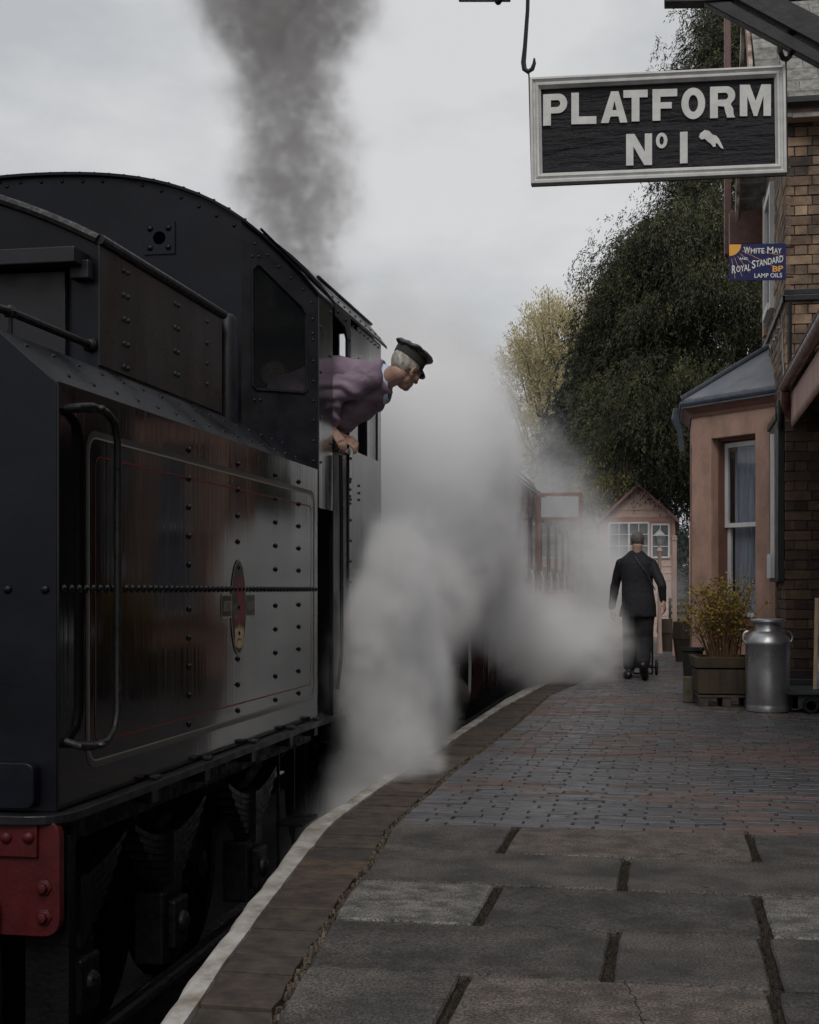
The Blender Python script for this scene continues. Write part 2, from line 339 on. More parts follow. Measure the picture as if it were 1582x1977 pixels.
# coping: long painted stones with uneven edge
b = MB(); y = 1.6
while y < 34:
    ln = random.uniform(.55, .95); ye = y+ln; n = max(2, int(ln/.12)); ring = []
    for i in range(n+1):
        t = y+.004+(ln-.008)*i/n; j = mnoise.noise((t*5, 0, 0))*.012; j2 = mnoise.noise((t*9, 4, 0))*.008
        ring.append([(e_out(t)+j, t, -.14), (e_out(t)-.004+j, t, -.03), (e_out(t)+.012+j, t, -.006), (e_out(t)+.03+j, t, .004),
                     (e_mid(t)-.006+j2, t, .001), (e_mid(t)-.002+j2, t, -.05)])
    m = 6; vs = [p for r_ in ring for p in r_]
    fs = [(i*m+k, i*m+k+1, (i+1)*m+k+1, (i+1)*m+k) for i in range(n) for k in range(m-1)]+[tuple(range(m)), tuple(range(n*m, n*m+m))[::-1]]
    b.add(vs, fs); y = ye
tag(b.build('platform_coping', M_coping, smooth=True), kind='structure')
# brown edging blocks
b = MB(); y = 1.6
while y < 34:
    ln = random.uniform(.13, .34) if y < 6.5 else random.uniform(.1, .22); y1 = y+ln-random.uniform(.008, .018)
    n = 3; vs = []
    dz = random.uniform(-.007, .003); tl = random.uniform(-.006, .006)
    xr0 = random.uniform(-.008, .006)
    for i in range(n+1):
        t = y+(y1-y)*i/n; xa = e_mid(t)+.001+mnoise.noise((t*7, 9, 0))*.006; xb = e_in(t)-.020+xr0*.5+mnoise.noise((t*11, 3, 0))*.010
        vs += [(xa, t, -.05), (xa, t, -.002+dz), (xb, t+tl, -.003+dz), (xb, t+tl, -.05)]
    fs = [(i*4+k, i*4+k+1, i*4+k+5, i*4+k+4) for i in range(n) for k in range(3)]+[(0,1,2,3), (n*4+3,n*4+2,n*4+1,n*4)]
    b.add(vs, fs); y += ln
tag(b.build('platform_edging', M_edge, bevel=.003), kind='structure')
# broken mortar and grit between edging and slabs
b = MB(); rr_ = random.Random(12); y = 2.4
while y < 16:
    for _ in range(3):
        x = e_in(y)+rr_.uniform(-.022,.008); r_ = rr_.uniform(.004,.013); z = rr_.uniform(-.016,-.004); yy = y+rr_.uniform(-.03,.03)
        vs = [(x+r_*rr_.uniform(.6,1.1)*math.cos(k*1.2566+.3), yy+r_*rr_.uniform(.7,1.5)*math.sin(k*1.2566+.3), z-.01) for k in range(5)]
        vs += [(x+(p[0]-x)*.6, yy+(p[1]-yy)*.6, z+r_*.45) for p in vs]
        b.add(vs, [(k,(k+1)%5,5+(k+1)%5,5+k) for k in range(5)]+[(5,6,7,8,9)])
    y += .035
tag(b.build('joint_rubble', mat('mortar_crumbs', (.09,.07,.052), .95, var=.4, vscale=20, island=.5)), kind='structure')
# flagstones
rows = [gp(1202, v).y for v in (1601, 1655, 1717.5, 1797, 1896)]; rows += [rows[-1]-.6, rows[-1]-1.2, rows[-1]-1.8]
joints = [[gp(977,1628).x, gp(1452,1628).x, gp(1452,1628).x+.95], [gp(1206,1686).x, gp(1206,1686).x+.98], [gp(937,1755).x, gp(1469,1755).x, gp(1469,1755).x+.95],
          [gp(1180,1850).x, gp(1486,1850).x, gp(1486,1850).x+.9], [gp(871,1940).x, gp(1499,1940).x, gp(1499,1940).x+.9], [-.3,.6,1.5], [0,.9]]
groups = {0: MB(), 1: MB(), 2: MB()}
pick = {(2,0): 1, (2,2): 1, (4,1): 2, (0,1): 2}
def jitter_slab(mb, x0f, x1, y0, y1):
    # top outline, slightly irregular, as a ring of points; left side follows the edging when x0f is callable
    pts = []
    def left(y): return x0f(y) if callable(x0f) else x0f
    nx = 9; ny = 5
    for i in range(nx): t = i/nx; pts.append((left(y0)+(x1-left(y0))*t, y0))
    for i in range(ny): pts.append((x1, y0+(y1-y0)*i/ny))
    for i in range(nx): t = i/nx; pts.append((x1+(left(y1)-x1)*t, y1))
    for i in range(ny): yy = y1+(y0-y1)*i/ny; pts.append((left(yy), yy))
    sd = random.uniform(0, 99); corners = {0, nx, nx+ny, 2*nx+ny}
    cx = (left(y0)+x1)/2; cy = (y0+y1)/2; q = []
    for i, (x, y) in enumerate(pts):
        a = .003 if i not in corners else .005
        jx = mnoise.noise((x*9+sd, y*9, 1))*.004; jy = mnoise.noise((x*9, y*9+sd, 5))*.003
        q.append((x+jx+(-a if x > cx else a)*(1 if i in corners else .4), y+jy+(-a if y > cy else a)*(.6 if i in corners else .3)))
    n = len(q); z = random.uniform(-.004, .002); tx = random.uniform(-.004, .004)
    zt = lambda x: z+tx*(x-cx)
    vs = [(x, y, -.05) for x, y in q]+[(x, y, zt(x)-.007) for x, y in q]+[(x+(.006 if cx > x else -.006), y+(.006 if cy > y else -.006), zt(x)) for x, y in q]
    fs = [(i,(i+1)%n,n+(i+1)%n,n+i) for i in range(n)]+[(n+i,n+(i+1)%n,2*n+(i+1)%n,2*n+i) for i in range(n)]+[tuple(range(2*n,3*n))]
    mb.add(vs, fs)
crumbs = MB()
for ri in range(min(5, len(rows)-1)):
    for j in joints[ri]:
        if not -1.2 < j < 2.6: continue
        y = rows[ri+1]
        while y < rows[ri]:
            x = j+random.uniform(-.013,.013); r_ = random.uniform(.002,.008); z = random.uniform(-.02,-.008)
            vs = [(x+r_*random.uniform(.6,1.2)*math.cos(k*1.2566), y+r_*random.uniform(.7,1.3)*math.sin(k*1.2566), z-.008) for k in range(5)]; vs += [(x+(p[0]-x)*.5, y+(p[1]-y)*.5, z+r_*.6) for p in vs]
            crumbs.add(vs, [(k,(k+1)%5,5+(k+1)%5,5+k) for k in range(5)]+[(5,6,7,8,9)]); y += .006
tag(crumbs.build('joint_grit', mat('joint_grit', (.026,.019,.013), .95, island=.6)), kind='structure')
for ri in range(len(rows)-1):
    y1, y0 = rows[ri]-.009, rows[ri+1]+.009; js = joints[ri]; left = (lambda y: e_in(y)+.004); k = 0
    for j in js+[4.2]:
        jitter_slab(groups[pick.get((ri, k), 0)], left, j-.015 if j < 4 else 4.2, y0, y1); left = j+.015; k += 1
tag(groups[0].build('flagstone_paving', M_slab), kind='structure')
tag(groups[1].build('pale_flagstone_paving', M_slabl), kind='structure')
tag(groups[2].build('brown_flagstone_paving', M_slabb), kind='structure')
# a crack across the brown slab, twigs and bits lying about
b = MB(); cr0 = [gp(1207,1896), gp(1222,1925), gp(1236,1950), gp(1240,1977), gp(1246,2010)]
pts = []
for a_, c_ in zip(cr0, cr0[1:]):
    for t in range(5): p_ = a_.lerp(c_, t/5); pts.append(p_+Vector((random.uniform(-.006,.006),0,.001)))
for p_, q_ in zip(pts, pts[1:]): b.add([p_+Vector((-.0022,0,0)), p_+Vector((.0022,0,0)), q_+Vector((.0018,0,0)), q_+Vector((-.0018,0,0))], [(0,1,2,3)])
tag(b.build('slab_crack', mat('crack_dirt', (.008,.006,.005), 1)), kind='structure')
b = MB(); rr_ = random.Random(5)
for i in range(60):
    x, y = rr_.uniform(-.5,1.4), rr_.uniform(3.2,9.5)
    if x < e_in(y): continue
    a = rr_.uniform(0,3.14); l_ = rr_.uniform(.01,.06); c_ = rr_.uniform(-.5,.5); b.tube([(x+l_*t*math.cos(a+c_*t), y+l_*t*math.sin(a+c_*t), .004) for t in (0,.33,.66,1)], [.0012,.0015,.0012,.0006], 4)
tag(b.build('fallen_twigs', M_dirt), kind='stuff', label='fine twigs and bits of leaf scattered on the paving', cat='litter')
# brick paviours
M_pav = mat('blue_brick_paviour', (.82,.82,.82), .4, col2=(1.2,1.2,1.2), vscale=7, island=[(.062,.063,.075),(.085,.082,.092),(.05,.052,.062),(.075,.068,.07),(.095,.09,.095),(.066,.06,.062)], bump=.4, bscale=60, rvar=.12, bdist=.005)
M_pavr = mat('red_brick_paviour', (.8,.8,.8), .6, col2=(1.2,1.2,1.2), vscale=7, island=[(.115,.075,.065),(.09,.066,.06),(.135,.085,.072),(.085,.066,.062)], bump=.4, bscale=60, rvar=.1, bdist=.005)
blu, red = MB(), MB(); y = rows[0]+.006; ri = 0
while y < 34:
    pitch = .0785 if ri > 0 else .08; x = e_in(y)+.012+random.uniform(0, .05)+(.115 if ri % 2 else 0)
    if ri % 2: # closer
        pass
    first = True
    xmax = 2.6 if y < 14.4 else 1.3
    while x < xmax:
        ln = random.uniform(.208, .222); x0 = x; 
        if first: x0 = e_in(y)+.012; ln = max(.06, x-x0-.02) if x-x0 > .08 else ln; first = False
        wig = mnoise.noise((x*.9, y*.7, 2))*.03
        y0 = y+wig; y1 = y+wig+pitch-random.uniform(.006, .012); sk = random.uniform(-.004, .004); z = -.003+random.uniform(-.004, .003); tz = random.uniform(-.002, .002)
        redp = mnoise.noise((x*.35, y*.9, 7))+ (.16 if 8.6 < y < 10.6 or 12 < y < 12.6 else 0)+random.uniform(-.34, .34)
        m = red if redp > .25 else blu
        m.add([(x0,y0-sk,-.04),(x0+ln,y0+sk,-.04),(x0+ln,y1+sk,-.04),(x0,y1-sk,-.04),(x0,y0-sk,z),(x0+ln,y0+sk,z+tz),(x0+ln,y1+sk,z+tz),(x0,y1-sk,z)],
              [(4,5,6,7),(0,1,5,4),(1,2,6,5),(2,3,7,6),(3,0,4,7)])
        x = x0+ln+random.uniform(.005, .019)
    y += pitch; ri += 1
tag(blu.build('blue_brick_paving', M_pav, bevel=.002), kind='structure'); tag(red.build('red_brick_paving', M_pavr, bevel=.002), kind='structure')
# rails
for X in (-2.53, -3.97):
    b = MB(); b.prism([(X-.035,-.83),(X+.035,-.83),(X+.035,-.86),(X+.01,-.88),(X+.01,-.95),(X+.06,-.975),(X-.06,-.975),(X-.01,-.95),(X-.01,-.88),(X-.035,-.86)], 'y', -6, 68)
    tag(b.build('rail', M_iron), 'steel running rail nearer the platform, under the train' if X > -3 else 'steel running rail farther from the platform, under the train', 'rail')
# ================================================================== TENDER
XS = -1.9; XC = -3.25; YR = 4.14; YF = 7.44
ten = empty('locomotive_tender', (XC, 5.7, -.83), 'black riveted locomotive tender with round-topped cab, side crest and red buffer beam', 'tender')
def mir(x): return 2*XC-x
ZB = .375
b = MB()
prof = [(XS,ZB),(XS,1.735),(-2.11,1.915),(mir(-2.11),1.915),(mir(XS),1.735),(mir(XS),ZB)]
b.prism([(x,z) for x,z in prof], 'y', YR, YF)
for u in (87, 15): b.rivet(py(u,1138,YR), (0,-1,0), .017)
for i in range(2, 19): b.rivet((-1.93-.13*i, YR, 1.08), (0,-1,0), .017)
# low inset box at the foot of the rear sheet
bx = rounded([(-4.5,.39),(-1.955,.39),(-1.955,.535),(-4.5,.535)], .035); b.prism(bx, 'y', YR-.05, YR)
# rivets along the sloping top
sl_n = Vector((.18,0,.21))
for i in range(32):
    y = YR+.12+i*.103
    for t in ((.3,) if i % 2 else (.78,)): b.rivet((XS-.21*t, y, 1.735+.18*t), sl_n, .011)
b.build('tank', M_blackb, ten, smooth=True, bevel=.004)
b = MB(); b.box((XS+.0005,YR-.002,ZB+.01),(XS+.007,YF+.004,1.737)); SX = XS+.007
for yc in (5.36, 6.01, 6.62, 7.06):
    for k in range(5):
        b.rivet((SX, yc, 1.64-.1155*k), (1,0,0), .0135)
        b.rivet((SX, yc, 1.0-.1155*k), (1,0,0), .0135)
for i in range(57): b.rivet((SX, YR+.035+i*.0577, 1.081), (1,0,0), .0145)
side = b.build('side_sheet', M_side, ten, smooth=True)
b = MB(); b.prism(rounded([(4.37,.47),(7.37,.47),(7.37,1.62),(4.37,1.62)], .1, 8), 'x', 0, 1)
def frame_line(name, y0, y1, z0, z1, wd, m, x, r):
    o = rounded([(y0,z0),(y1,z0),(y1,z1),(y0,z1)], r, 8); i = rounded([(y0+wd,z0+wd),(y1-wd,z0+wd),(y1-wd,z1-wd),(y0+wd,z1-wd)], max(.01, r-wd), 8)
    n = len(o); b = MB()
    vs = [(x,p,q) for p,q in o]+[(x,p,q) for p,q in i]; fs = [(k,(k+1)%n,n+(k+1)%n,n+k) for k in range(n)]
    b.add(vs, fs); return b.build(name, m, side)
frame_line('lining', 4.345, 7.385, .482, 1.612, .021, M_greyline, SX+.0012, .085)
frame_line('lining', 4.366, 7.364, .503, 1.591, .0055, M_cream, SX+.0016, .07)
frame_line('lining', 4.42, 7.31, .565, 1.53, .0055, M_redline, SX+.0014, .05)
# crest
cr_ = bpy.data.objects.new('crest', bpy.data.meshes.new('crest'))
def flat(polys, x, mats_, name, parent):
    """coloured paint shapes on the side: polys = [(material index, [(y,z)...])]"""
    b = MB()
    for i, (mi, p) in enumerate(polys):
        b.mi = mi; b.add([(x+.0003*i, q[0], q[1]) for q in p], [tuple(range(len(p)))])
    return b.build(name, mats_, parent)
def ell(cy, cz, ry, rz, n=40, a0=0, a1=2*math.pi): return [(cy+ry*math.cos(a0+(a1-a0)*k/n), cz+rz*math.sin(a0+(a1-a0)*k/n)) for k in range(n if a1-a0 > 6.2 else n+1)]
cy, cz = 6.01, 1.0
S = lambda pts: [(cy+p*.105, cz+q*.205) for p,q in pts]
polys = [(0, [(cy-.245,cz-.045),(cy+.25,cz-.045),(cy+.25,cz+.06),(cy-.245,cz+.06)]), (1, [(cy-.238,cz-.037),(cy+.243,cz-.037),(cy+.243,cz+.052),(cy-.238,cz+.052)]),
         (0, ell(cy,cz,.112,.213)), (1, ell(cy,cz,.104,.205)),
         (2, S([(-.5,.62),(-.15,.68),(.05,.5),(.35,.72),(.6,.6),(.45,.35),(.75,.1),(.8,-.25),(.5,-.4),(.35,-.28),(.2,-.42),(-.1,-.35),(-.45,-.45),(-.6,-.3),(-.2,-.2),(-.05,.05),(-.3,.3)])),
         (3, S([(-.75,-.02),(-.5,.1),(-.3,.05),(-.25,-.15),(-.45,-.28),(-.68,-.22)])), (1, S([(-.62,-.04),(-.5,.02),(-.4,0),(-.38,-.12),(-.48,-.2),(-.58,-.16)])),
         (4, S([(-.62,-.48),(-.42,-.42),(-.3,-.5),(-.2,-.36),(-.05,-.5),(.05,-.32),(.18,-.5),(.32,-.36),(.42,-.48),(.62,-.42),(.68,-.55),(.55,-.7),(-.5,-.7)])),
         (4, ell(cy,cz-.150,.066,.034)), (1, ell(cy,cz-.160,.040,.022)), (4, ell(cy,cz-.163,.036,.018)), (5, S([(-.12,.5),(.02,.42),(.08,.52),(0,.56)]))]
M_crestgrey = mat('crest_grey', (.12,.12,.12), .4); M_crestgold = mat('crest_gold', (.42,.33,.17), .4); M_crestblue = mat('crest_blue', (.05,.12,.35), .4); M_crestblk = mat('crest_black', (.014,.013,.014), .35)
crest = flat(polys, SX+.002, [M_cream, M_crestblk, M_redline, M_crestgrey, M_crestgold, M_crestblue], 'crest', side)
def text_mesh(s, bold=0.0):
    cu = bpy.data.curves.new('t', 'FONT'); cu.body = s; cu.size = 1; cu.offset = bold; cu.resolution_u = 3; cu.fill_mode = 'FRONT'
    o = bpy.data.objects.new('t', cu); C.objects.link(o)
    dg = bpy.context.evaluated_depsgraph_get(); me = bpy.data.meshes.new_from_object(o.evaluated_get(dg))
    C.objects.unlink(o); bpy.data.objects.remove(o)
    co = np.array([v.co[:2] for v in me.vertices]); lo = co.min(0); hi = co.max(0); co = (co-lo)/(hi-lo)
    fs = [tuple(p.vertices) for p in me.polygons]; bpy.data.meshes.remove(me); return co, fs
def put_text(mb, s, fn, bold=0.0):         # fn maps (0..1, 0..1) to a point
    co, fs = text_mesh(s, bold); mb.add([fn(a, c) for a, c in co], fs)
b = MB()
put_text(b, 'BRITISH', lambda a, c: (SX+.0075, cy-.228+a*.118, cz-.016+c*.045)); b.build('crest_lettering', M_cream, side); b = MB(); put_text(b, 'RAILWAYS', lambda a, c: (SX+.0075, cy+.115+a*.12, cz-.016+c*.045))
b.build('crest_lettering', M_cream, side)
# footplate edge
b = MB()
ol = rounded([(mir(-1.845), YR-.09), (-1.845, YR-.09), (-1.845, YF+.02), (mir(-1.845), YF+.02)], .16, 8)
b.prism(ol, 'z', .345, .375)
for y in (4.9,5.5,6.15,6.8,7.3):
    b.box((-1.885,y,.376),(-1.855,y+.05,.392)); b.box((-1.93,y-.01,.29),(-1.87,y+.06,.344)); 
for x in (-2.2,-2.34): b.box((x,YR-.075,.376),(x+.06,YR-.055,.384))
b.build('footplate', M_black, ten, bevel=.004)
# tall grab rail
b = MB(); X = -1.835
P_ = [(XS-.02,YR+.05,1.655),(X-.01,YR+.05,1.662),(X,YR+.12,1.672),(X,YR+.24,1.668),(X,YR+.31,1.64),(X,YR+.335,1.58)]
Q_ = [(X,YR+.335,1.3),(X,YR+.335,.95),(X,YR+.335,.67),(X,YR+.31,.61),(X,YR+.24,.575),(X,YR+.12,.57),(X-.01,YR+.05,.58),(XS-.02,YR+.05,.60)]
b.tube(P_+Q_, .0128, 12)
for z in (1.67,.573): b.tube([(XS-.01,YR+.16,z),(X,YR+.16,z)], .012, 8); b.rivet((X+.012,YR+.16,z), (1,0,0), .012, .02)
b.build('grab_rail', M_iron, ten, smooth=True)
# coal bunker standing back from the edge
arc = lambda x, z0, a: z0-a*(x-XC)**2
b = MB(); n = 24; XB = -2.11; xs = [mir(XB)+(XB-mir(XB))*i/n for i in range(n+1)]
pf = [(x, arc(x, 2.674, .226)) for x in xs]+[(XB,1.9),(mir(XB),1.9)]
b.prism(pf, 'y', 4.96, 6.42)
for u in (20,72,125): b.rivet(py(u,487,4.96), (0,-1,0), .016)
b.rivet(py(174,513,4.96), (0,-1,0), .016)
bunker = b.build('coal_bunker', M_blackb, ten, smooth=True)
b = MB(); b.box((XB+.0005,4.957,1.925),(XB+.006,6.42,2.375)); x = XB+.006
for u, vs_, pair in ((243,(525,572,618,665,710),1),(341,(588,634,679,723),1),(400,(621,662,702,742),0)):
    for v in vs_:
        p = px(u, v, x)
        for dy in ((-.022,.022) if pair else (0,)): b.rivet((x, p.y+dy, p.z), (1,0,0), .012)
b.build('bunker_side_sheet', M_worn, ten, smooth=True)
b = MB(); rp = [(x_, 4.955, arc(x_, 2.69, .226)) for x_ in xs]; b.tube(rp, .02, 8); b.tube([(XB+.005,4.955,2.398),(XB+.005,5.7,2.40),(XB+.005,6.45,2.40)], .021, 10)
b.build('beading', M_iron, ten, smooth=True)
b = MB(); b.box((mir(-2.15),4.83,2.285),(-2.15,4.958,2.345)); b.box((-2.2,4.90,2.24),(-2.125,4.958,2.31)); b.box((mir(-2.23),4.93,1.93),(-2.23,4.958,2.28)); b.build('bunker_ledge', M_black, ten, bevel=.005)
b = MB(); b.tube([(-2.14,4.96,2.0),(-2.14,4.28,1.997),(-2.14,4.16,1.99)], .015, 10); b.tube([(-2.14,4.3,1.997),(-2.14,4.3,1.90)], .011, 8)
b.rivet((-2.14,4.945,2.0),(0,-1,0),.03,.02); b.lathe([(.001,-.024),(.018,-.016),(.024,0),(.018,.016),(.001,.024)], (-2.14,4.3,1.997), 10); b.build('handrail', M_iron, ten, smooth=True)
# water-pickup dome posts between bunker and cab
b = MB()
for (x_, y_, zt, r_) in ((-2.165,6.47,2.43,.042), (-2.13,6.58,2.43,.052)):
    b.lathe([(r_,1.88),(r_,zt-r_*.7),(r_*.85,zt-r_*.25),(r_*.5,zt),(.001,zt+.008)], (x_,y_,0), 20)
b.build('vent_post', M_black, ten, smooth=True)
# cab of the tender
XR = -3.45; roofz = lambda x: 3.352-.1044*(x-XR)**2-.0675*(x-XR)**4
YC = 7.2; cabt = []
b = MB(); xs = [-4.25+2.0*i/20 for i in range(21)]
outer = [(x,YC,roofz(x)) for x in xs]+[(-2.25,YC,1.9),(-4.25,YC,1.9)]
ctr = py(309,460,YC); hole = [(ctr.x+.036*math.cos(k*math.pi/8), YC, ctr.z+.036*math.sin(k*math.pi/8)) for k in range(16)]
poly_hole_sheet(b, outer, [hole], (0,1,0), .012)
for u, v in ((0,352),(40,352),(80,351),(120,350),(160,350),(198,350),(275,357),(312,368),(350,381),(384,398),(418,416),(452,435)):
    b.rivet(py(u,v,YC), (0,-1,0), .012)
for i in range(6): b.rivet((-4.2+.12*i, YC, roofz(-4.2+.12*i)-.04), (0,-1,0), .012)
cabrear = b.build('cab_rear_sheet', M_blackb, ten, smooth=True)
b = MB(); o4 = [(ctr.x-.088,YC-.012,ctr.z-.088),(ctr.x+.088,YC-.012,ctr.z-.088),(ctr.x+.088,YC-.012,ctr.z+.088),(ctr.x-.088,YC-.012,ctr.z+.088)]
poly_hole_sheet(b, o4, [[(p[0],YC-.012,p[2]) for p in hole]], (0,1,0), .011)
for dx in (-.052,.052):
    for dz in (-.052,.052): b.rivet((ctr.x+dx,YC-.012,ctr.z+dz), (0,-1,0), .019)
b.build('bolted_plate', M_blackb, cabrear, smooth=True)
# canted window sheet
A0 = Vector((-2.25,YC,0)); A1 = Vector((-1.9,7.48,0)); cdv = (A1-A0).normalized(); cn = Vector((cdv.y,-cdv.x,0))   # outward normal
def pc(u, v, off=0.0):                    # point of the canted sheet
    k = (u-CX)/F; dx, dy = k*CO-SI, CO+k*SI; O = A0+cn*off
    # d*(dx,dy) = O + s*cdv
    den = dx*cdv.y-dy*cdv.x; d = (O.x*cdv.y-O.y*cdv.x)/den
    return Vector((d*dx, d*dy, CAM_H+(HZ-v)/F*d))
def on_c(s, z, off=0.0):
    p = A0+(A1-A0)*s+cn*off; return Vector((p.x,p.y,z))
def cz_top(s): return roofz(-2.25+.35*s)
outer = [on_c(i/10, cz_top(i/10)) for i in range(11)]+[on_c(1,1.735),on_c(.6,1.80),on_c(0,1.92)]
wpx = [(488,522),(497,515),(503,516),(580,592),(589,607),(590,612),(591,748),(586,755),(496,749),(489,741)]
hole = [pc(*q) for q in wpx]
b = MB(); poly_hole_sheet(b, outer, [hole], -cn, .012)
for u,v in ((493,470),(487,495),(500,495),(517,492),(539,515),(562,536),(586,558),(602,584),(604,616),(604,644),(604,656),(605,697),(606,736),(606,774),(606,812),(606,851),(606,890),(492,772),(503,772)):
    b.rivet(pc(u,v), cn, .0095)
cant = b.build('canted_window_sheet', M_black, ten, smooth=True)
cen = sum(hole, Vector())/len(hole)
b = MB(); fr = [cen+(p-cen)*1.03+cn*.006 for p in hole]; b.tube(fr+[fr[0]], .0055, 6, caps=False); b.build('window_frame', M_iron, cant, smooth=True)
b = MB(); b.add([p-cn*.006 for p in hole], [tuple(range(len(hole)))]); b.build('window_pane', M_dglass, cant)
# side return, inside lining, roof
b = MB(); b.box((XS-.004,7.485,1.53),(XS+.006,7.80,2.70))
for k in range(9): b.rivet((XS+.006, 7.53 if k%2 else 7.75, 1.66+.125*k), (1,0,0), .009)
b.build('cab_side_sheet', M_sheen, ten, smooth=True)
b = MB(); 
xs = [XC-1.36+2.72*i/32 for i in range(33)]
o_ = [(x, roofz(x)+.012) for x in xs]; i_ = [(x, roofz(x)+.0) for x in xs][::-1]
# roof follows the canted corner
vs = []; 
for x in xs:
    yb = YC-.03 if abs(x-XC) < 1.0 else YC-.03+(abs(x-XC)-1.0)/.35*.28
    for y in (yb, 7.82): vs += [(x,y,roofz(x)+.016),(x,y,roofz(x)+.001)]
fs = []
for i in range(32):
    a = i*4; c = a+4; fs += [(a,a+2,c+2,c),(a+1,c+1,c+3,a+3),(a,c,c+1,a+1),(a+2,a+3,c+3,c+2)]
fs += [(0,1,3,2),(128,130,131,129)]
b.add(vs, fs)
for i in range(3, 31, 1):
    x = xs[i]; yb = YC-.015 if abs(x-XC) < 1.0 else YC-.015+(abs(x-XC)-1.0)/.35*.28
    b.rivet((x, yb, roofz(x)+.015), (0,0,1), .010)
# rain strip along the side of the roof
b.tube([(-2.12,7.12,roofz(-2.12)+.03),(-1.96,7.35,roofz(-1.96)+.03),(-1.93,7.82,roofz(-1.93)+.02)], .008, 6)
b.build('cab_roof', M_blackb, ten, smooth=True)
# dark lining inside, with a round gauge
b = MB(); b.box((mir(XS),7.5,.5),(mir(XS)+.02,7.8,2.7)); b.box((-4.3,YC+.6,.4),(-2.95,YC+.62,1.7))
b.build('cab_lining', M_iron, ten)
# front lower sheets below the doorway
b = MB(); b.box((-4.5,7.46,.3),(-1.97,7.6,1.5)); b.build('front_sheet', M_black, ten)
# buffer beam
b = MB(); bp = rounded([(-1.866,-.006),(-1.866,.36),(-4.63,.36),(-4.63,-.006)], .06)
b.prism(bp, 'y', YR-.055, YR-.02)
for v in (1714,1771): 
    p = py(85,v,YR-.055); b.lathe([(.028,0),(.028,-.006),(.017,-.008),(.017,-.024),(.001,-.027)], p, 6, 'y')
pp = [py(q[0],q[1],YR-.055) for q in ((75,1590),(75,1655))]
b.box((-2.35,YR-.07,pp[1].z),(pp[0].x,YR-.054,pp[0].z))
for u in (12,55): b.rivet(py(u,1617,YR-.07), (0,-1,0), .022)
beam = b.build('buffer_beam', M_red, ten, smooth=True, bevel=.004)
for X in (-2.38,-4.12):
    b = MB(); b.lathe([(.11,0),(.10,-.2),(.085,-.22),(.06,-.22),(.06,-.34),(.2,-.36),(.22,-.375),(.15,-.4),(.001,-.41)], (X,YR-.055,.15), 24, 'y'); b.build('buffer', M_iron, beam, smooth=True)
# underframe
b = MB()
for X in (-2.17, mir(-2.17)): b.prism([(YR,.33),(YF,.33),(YF,.0),(7.0,-.2),(6.6,.0),(6.2,-.2),(5.75,0),(5.3,-.2),(4.85,0),(4.4,-.1),(YR,.05)], 'x', X-.012, X+.012)
b.box((-2.0,YR-.05,.25),(-1.93,YF,.345))
for y in (4.35,5.15,5.95,6.75,7.35): b.prism([(-1.95,.33),(-2.16,.33),(-2.16,.05)], 'y', y, y+.02)
b.build('underframe', M_grime, ten)
for y in (4.62,5.55,6.72):
    b = MB()
    for X, s in ((-2.46,1),(mir(-2.46),-1)):
        b.lathe([(.12,-.05),(.12,.05),(.08,.06),(.08,-.06)][:2], (X,y,-.3), 24, 'x')
        b.lathe([(.43,-.045),(.49,-.045),(.53,-.065),(.55,-.06),(.515,-.035),(.50,.06),(.43,.06),(.43,-.045)], (X,y,-.3), 40, 'x')
        for k in range(9):
            a = k*2*math.pi/9; b.tube([(X,y+.08*math.cos(a),-.3+.08*math.sin(a)),(X,y+.45*math.cos(a),-.3+.45*math.sin(a))], [.03,.022], 6)
    b.tube([(mir(-2.46),y,-.3),(-2.3,y,-.3)], .07, 12)
    b.build('wheelset', M_grime, ten, smooth=True)
    b = MB()
    for k in range(7):
        w_ = .42-.045*k; n=10
        pts = [(-2.07, y-w_+2*w_*i/n, .045-.028*k+.10*((i-n/2)/(n/2))**2*(w_/.42)**2) for i in range(n+1)]
        for i in range(n): b.add([(-2.11,pts[i][1],pts[i][2]),(-2.03,pts[i][1],pts[i][2]),(-2.03,pts[i+1][1],pts[i+1][2]),(-2.11,pts[i+1][1],pts[i+1][2]),
                (-2.11,pts[i][1],pts[i][2]+.024),(-2.03,pts[i][1],pts[i][2]+.024),(-2.03,pts[i+1][1],pts[i+1][2]+.024),(-2.11,pts[i+1][1],pts[i+1][2]+.024)],
                [(0,3,2,1),(4,5,6,7),(0,1,5,4),(2,3,7,6),(1,2,6,5),(3,0,4,7)])
    b.box((-2.125,y-.05,-.17),(-2.01,y+.05,.08)); b.build('leaf_spring', M_iron, ten)
    b = MB(); b.box((-2.16,y-.12,-.46),(-2.03,y+.12,-.16)); b.box((-2.03,y-.08,-.40),(-1.99,y+.08,-.2)); b.rivet((-1.99,y,-.3),(1,0,0),.05,.03); b.build('axle_box', M_iron, ten, bevel=.012)
b = MB(); b.tube([(-2.05,4.3,-.55),(-2.05,7.2,-.55)], .025, 8); b.tube([(-2.2,4.4,-.65),(-2.2,7.3,-.62)], .02, 8)
b.tube([(-2.08,4.05,.1),(-2.1,4.12,-.2),(-2.2,4.3,-.5)], .025, 8); b.build('brake_rod', M_iron, ten, smooth=True)
b = MB(); p = py(85,1810,YR); b.box((p.x-.075,YR+.02,-.85),(p.x+.075,YR+.05,.3)); b.box((p.x-.02,YR+.05,-.85),(p.x+.02,YR+.2,.3)); b.build('guard_iron', M_grime, ten, bevel=.004)
b = MB(); 
for z in (-.42,-.15): b.box((-2.0,7.0,z),(-1.86,7.32,z+.02))
b.box((-2.0,7.0,-.42),(-1.985,7.02,.33)); b.box((-2.0,7.30,-.42),(-1.985,7.32,.33)); b.build('step', M_grime, ten, bevel=.003)

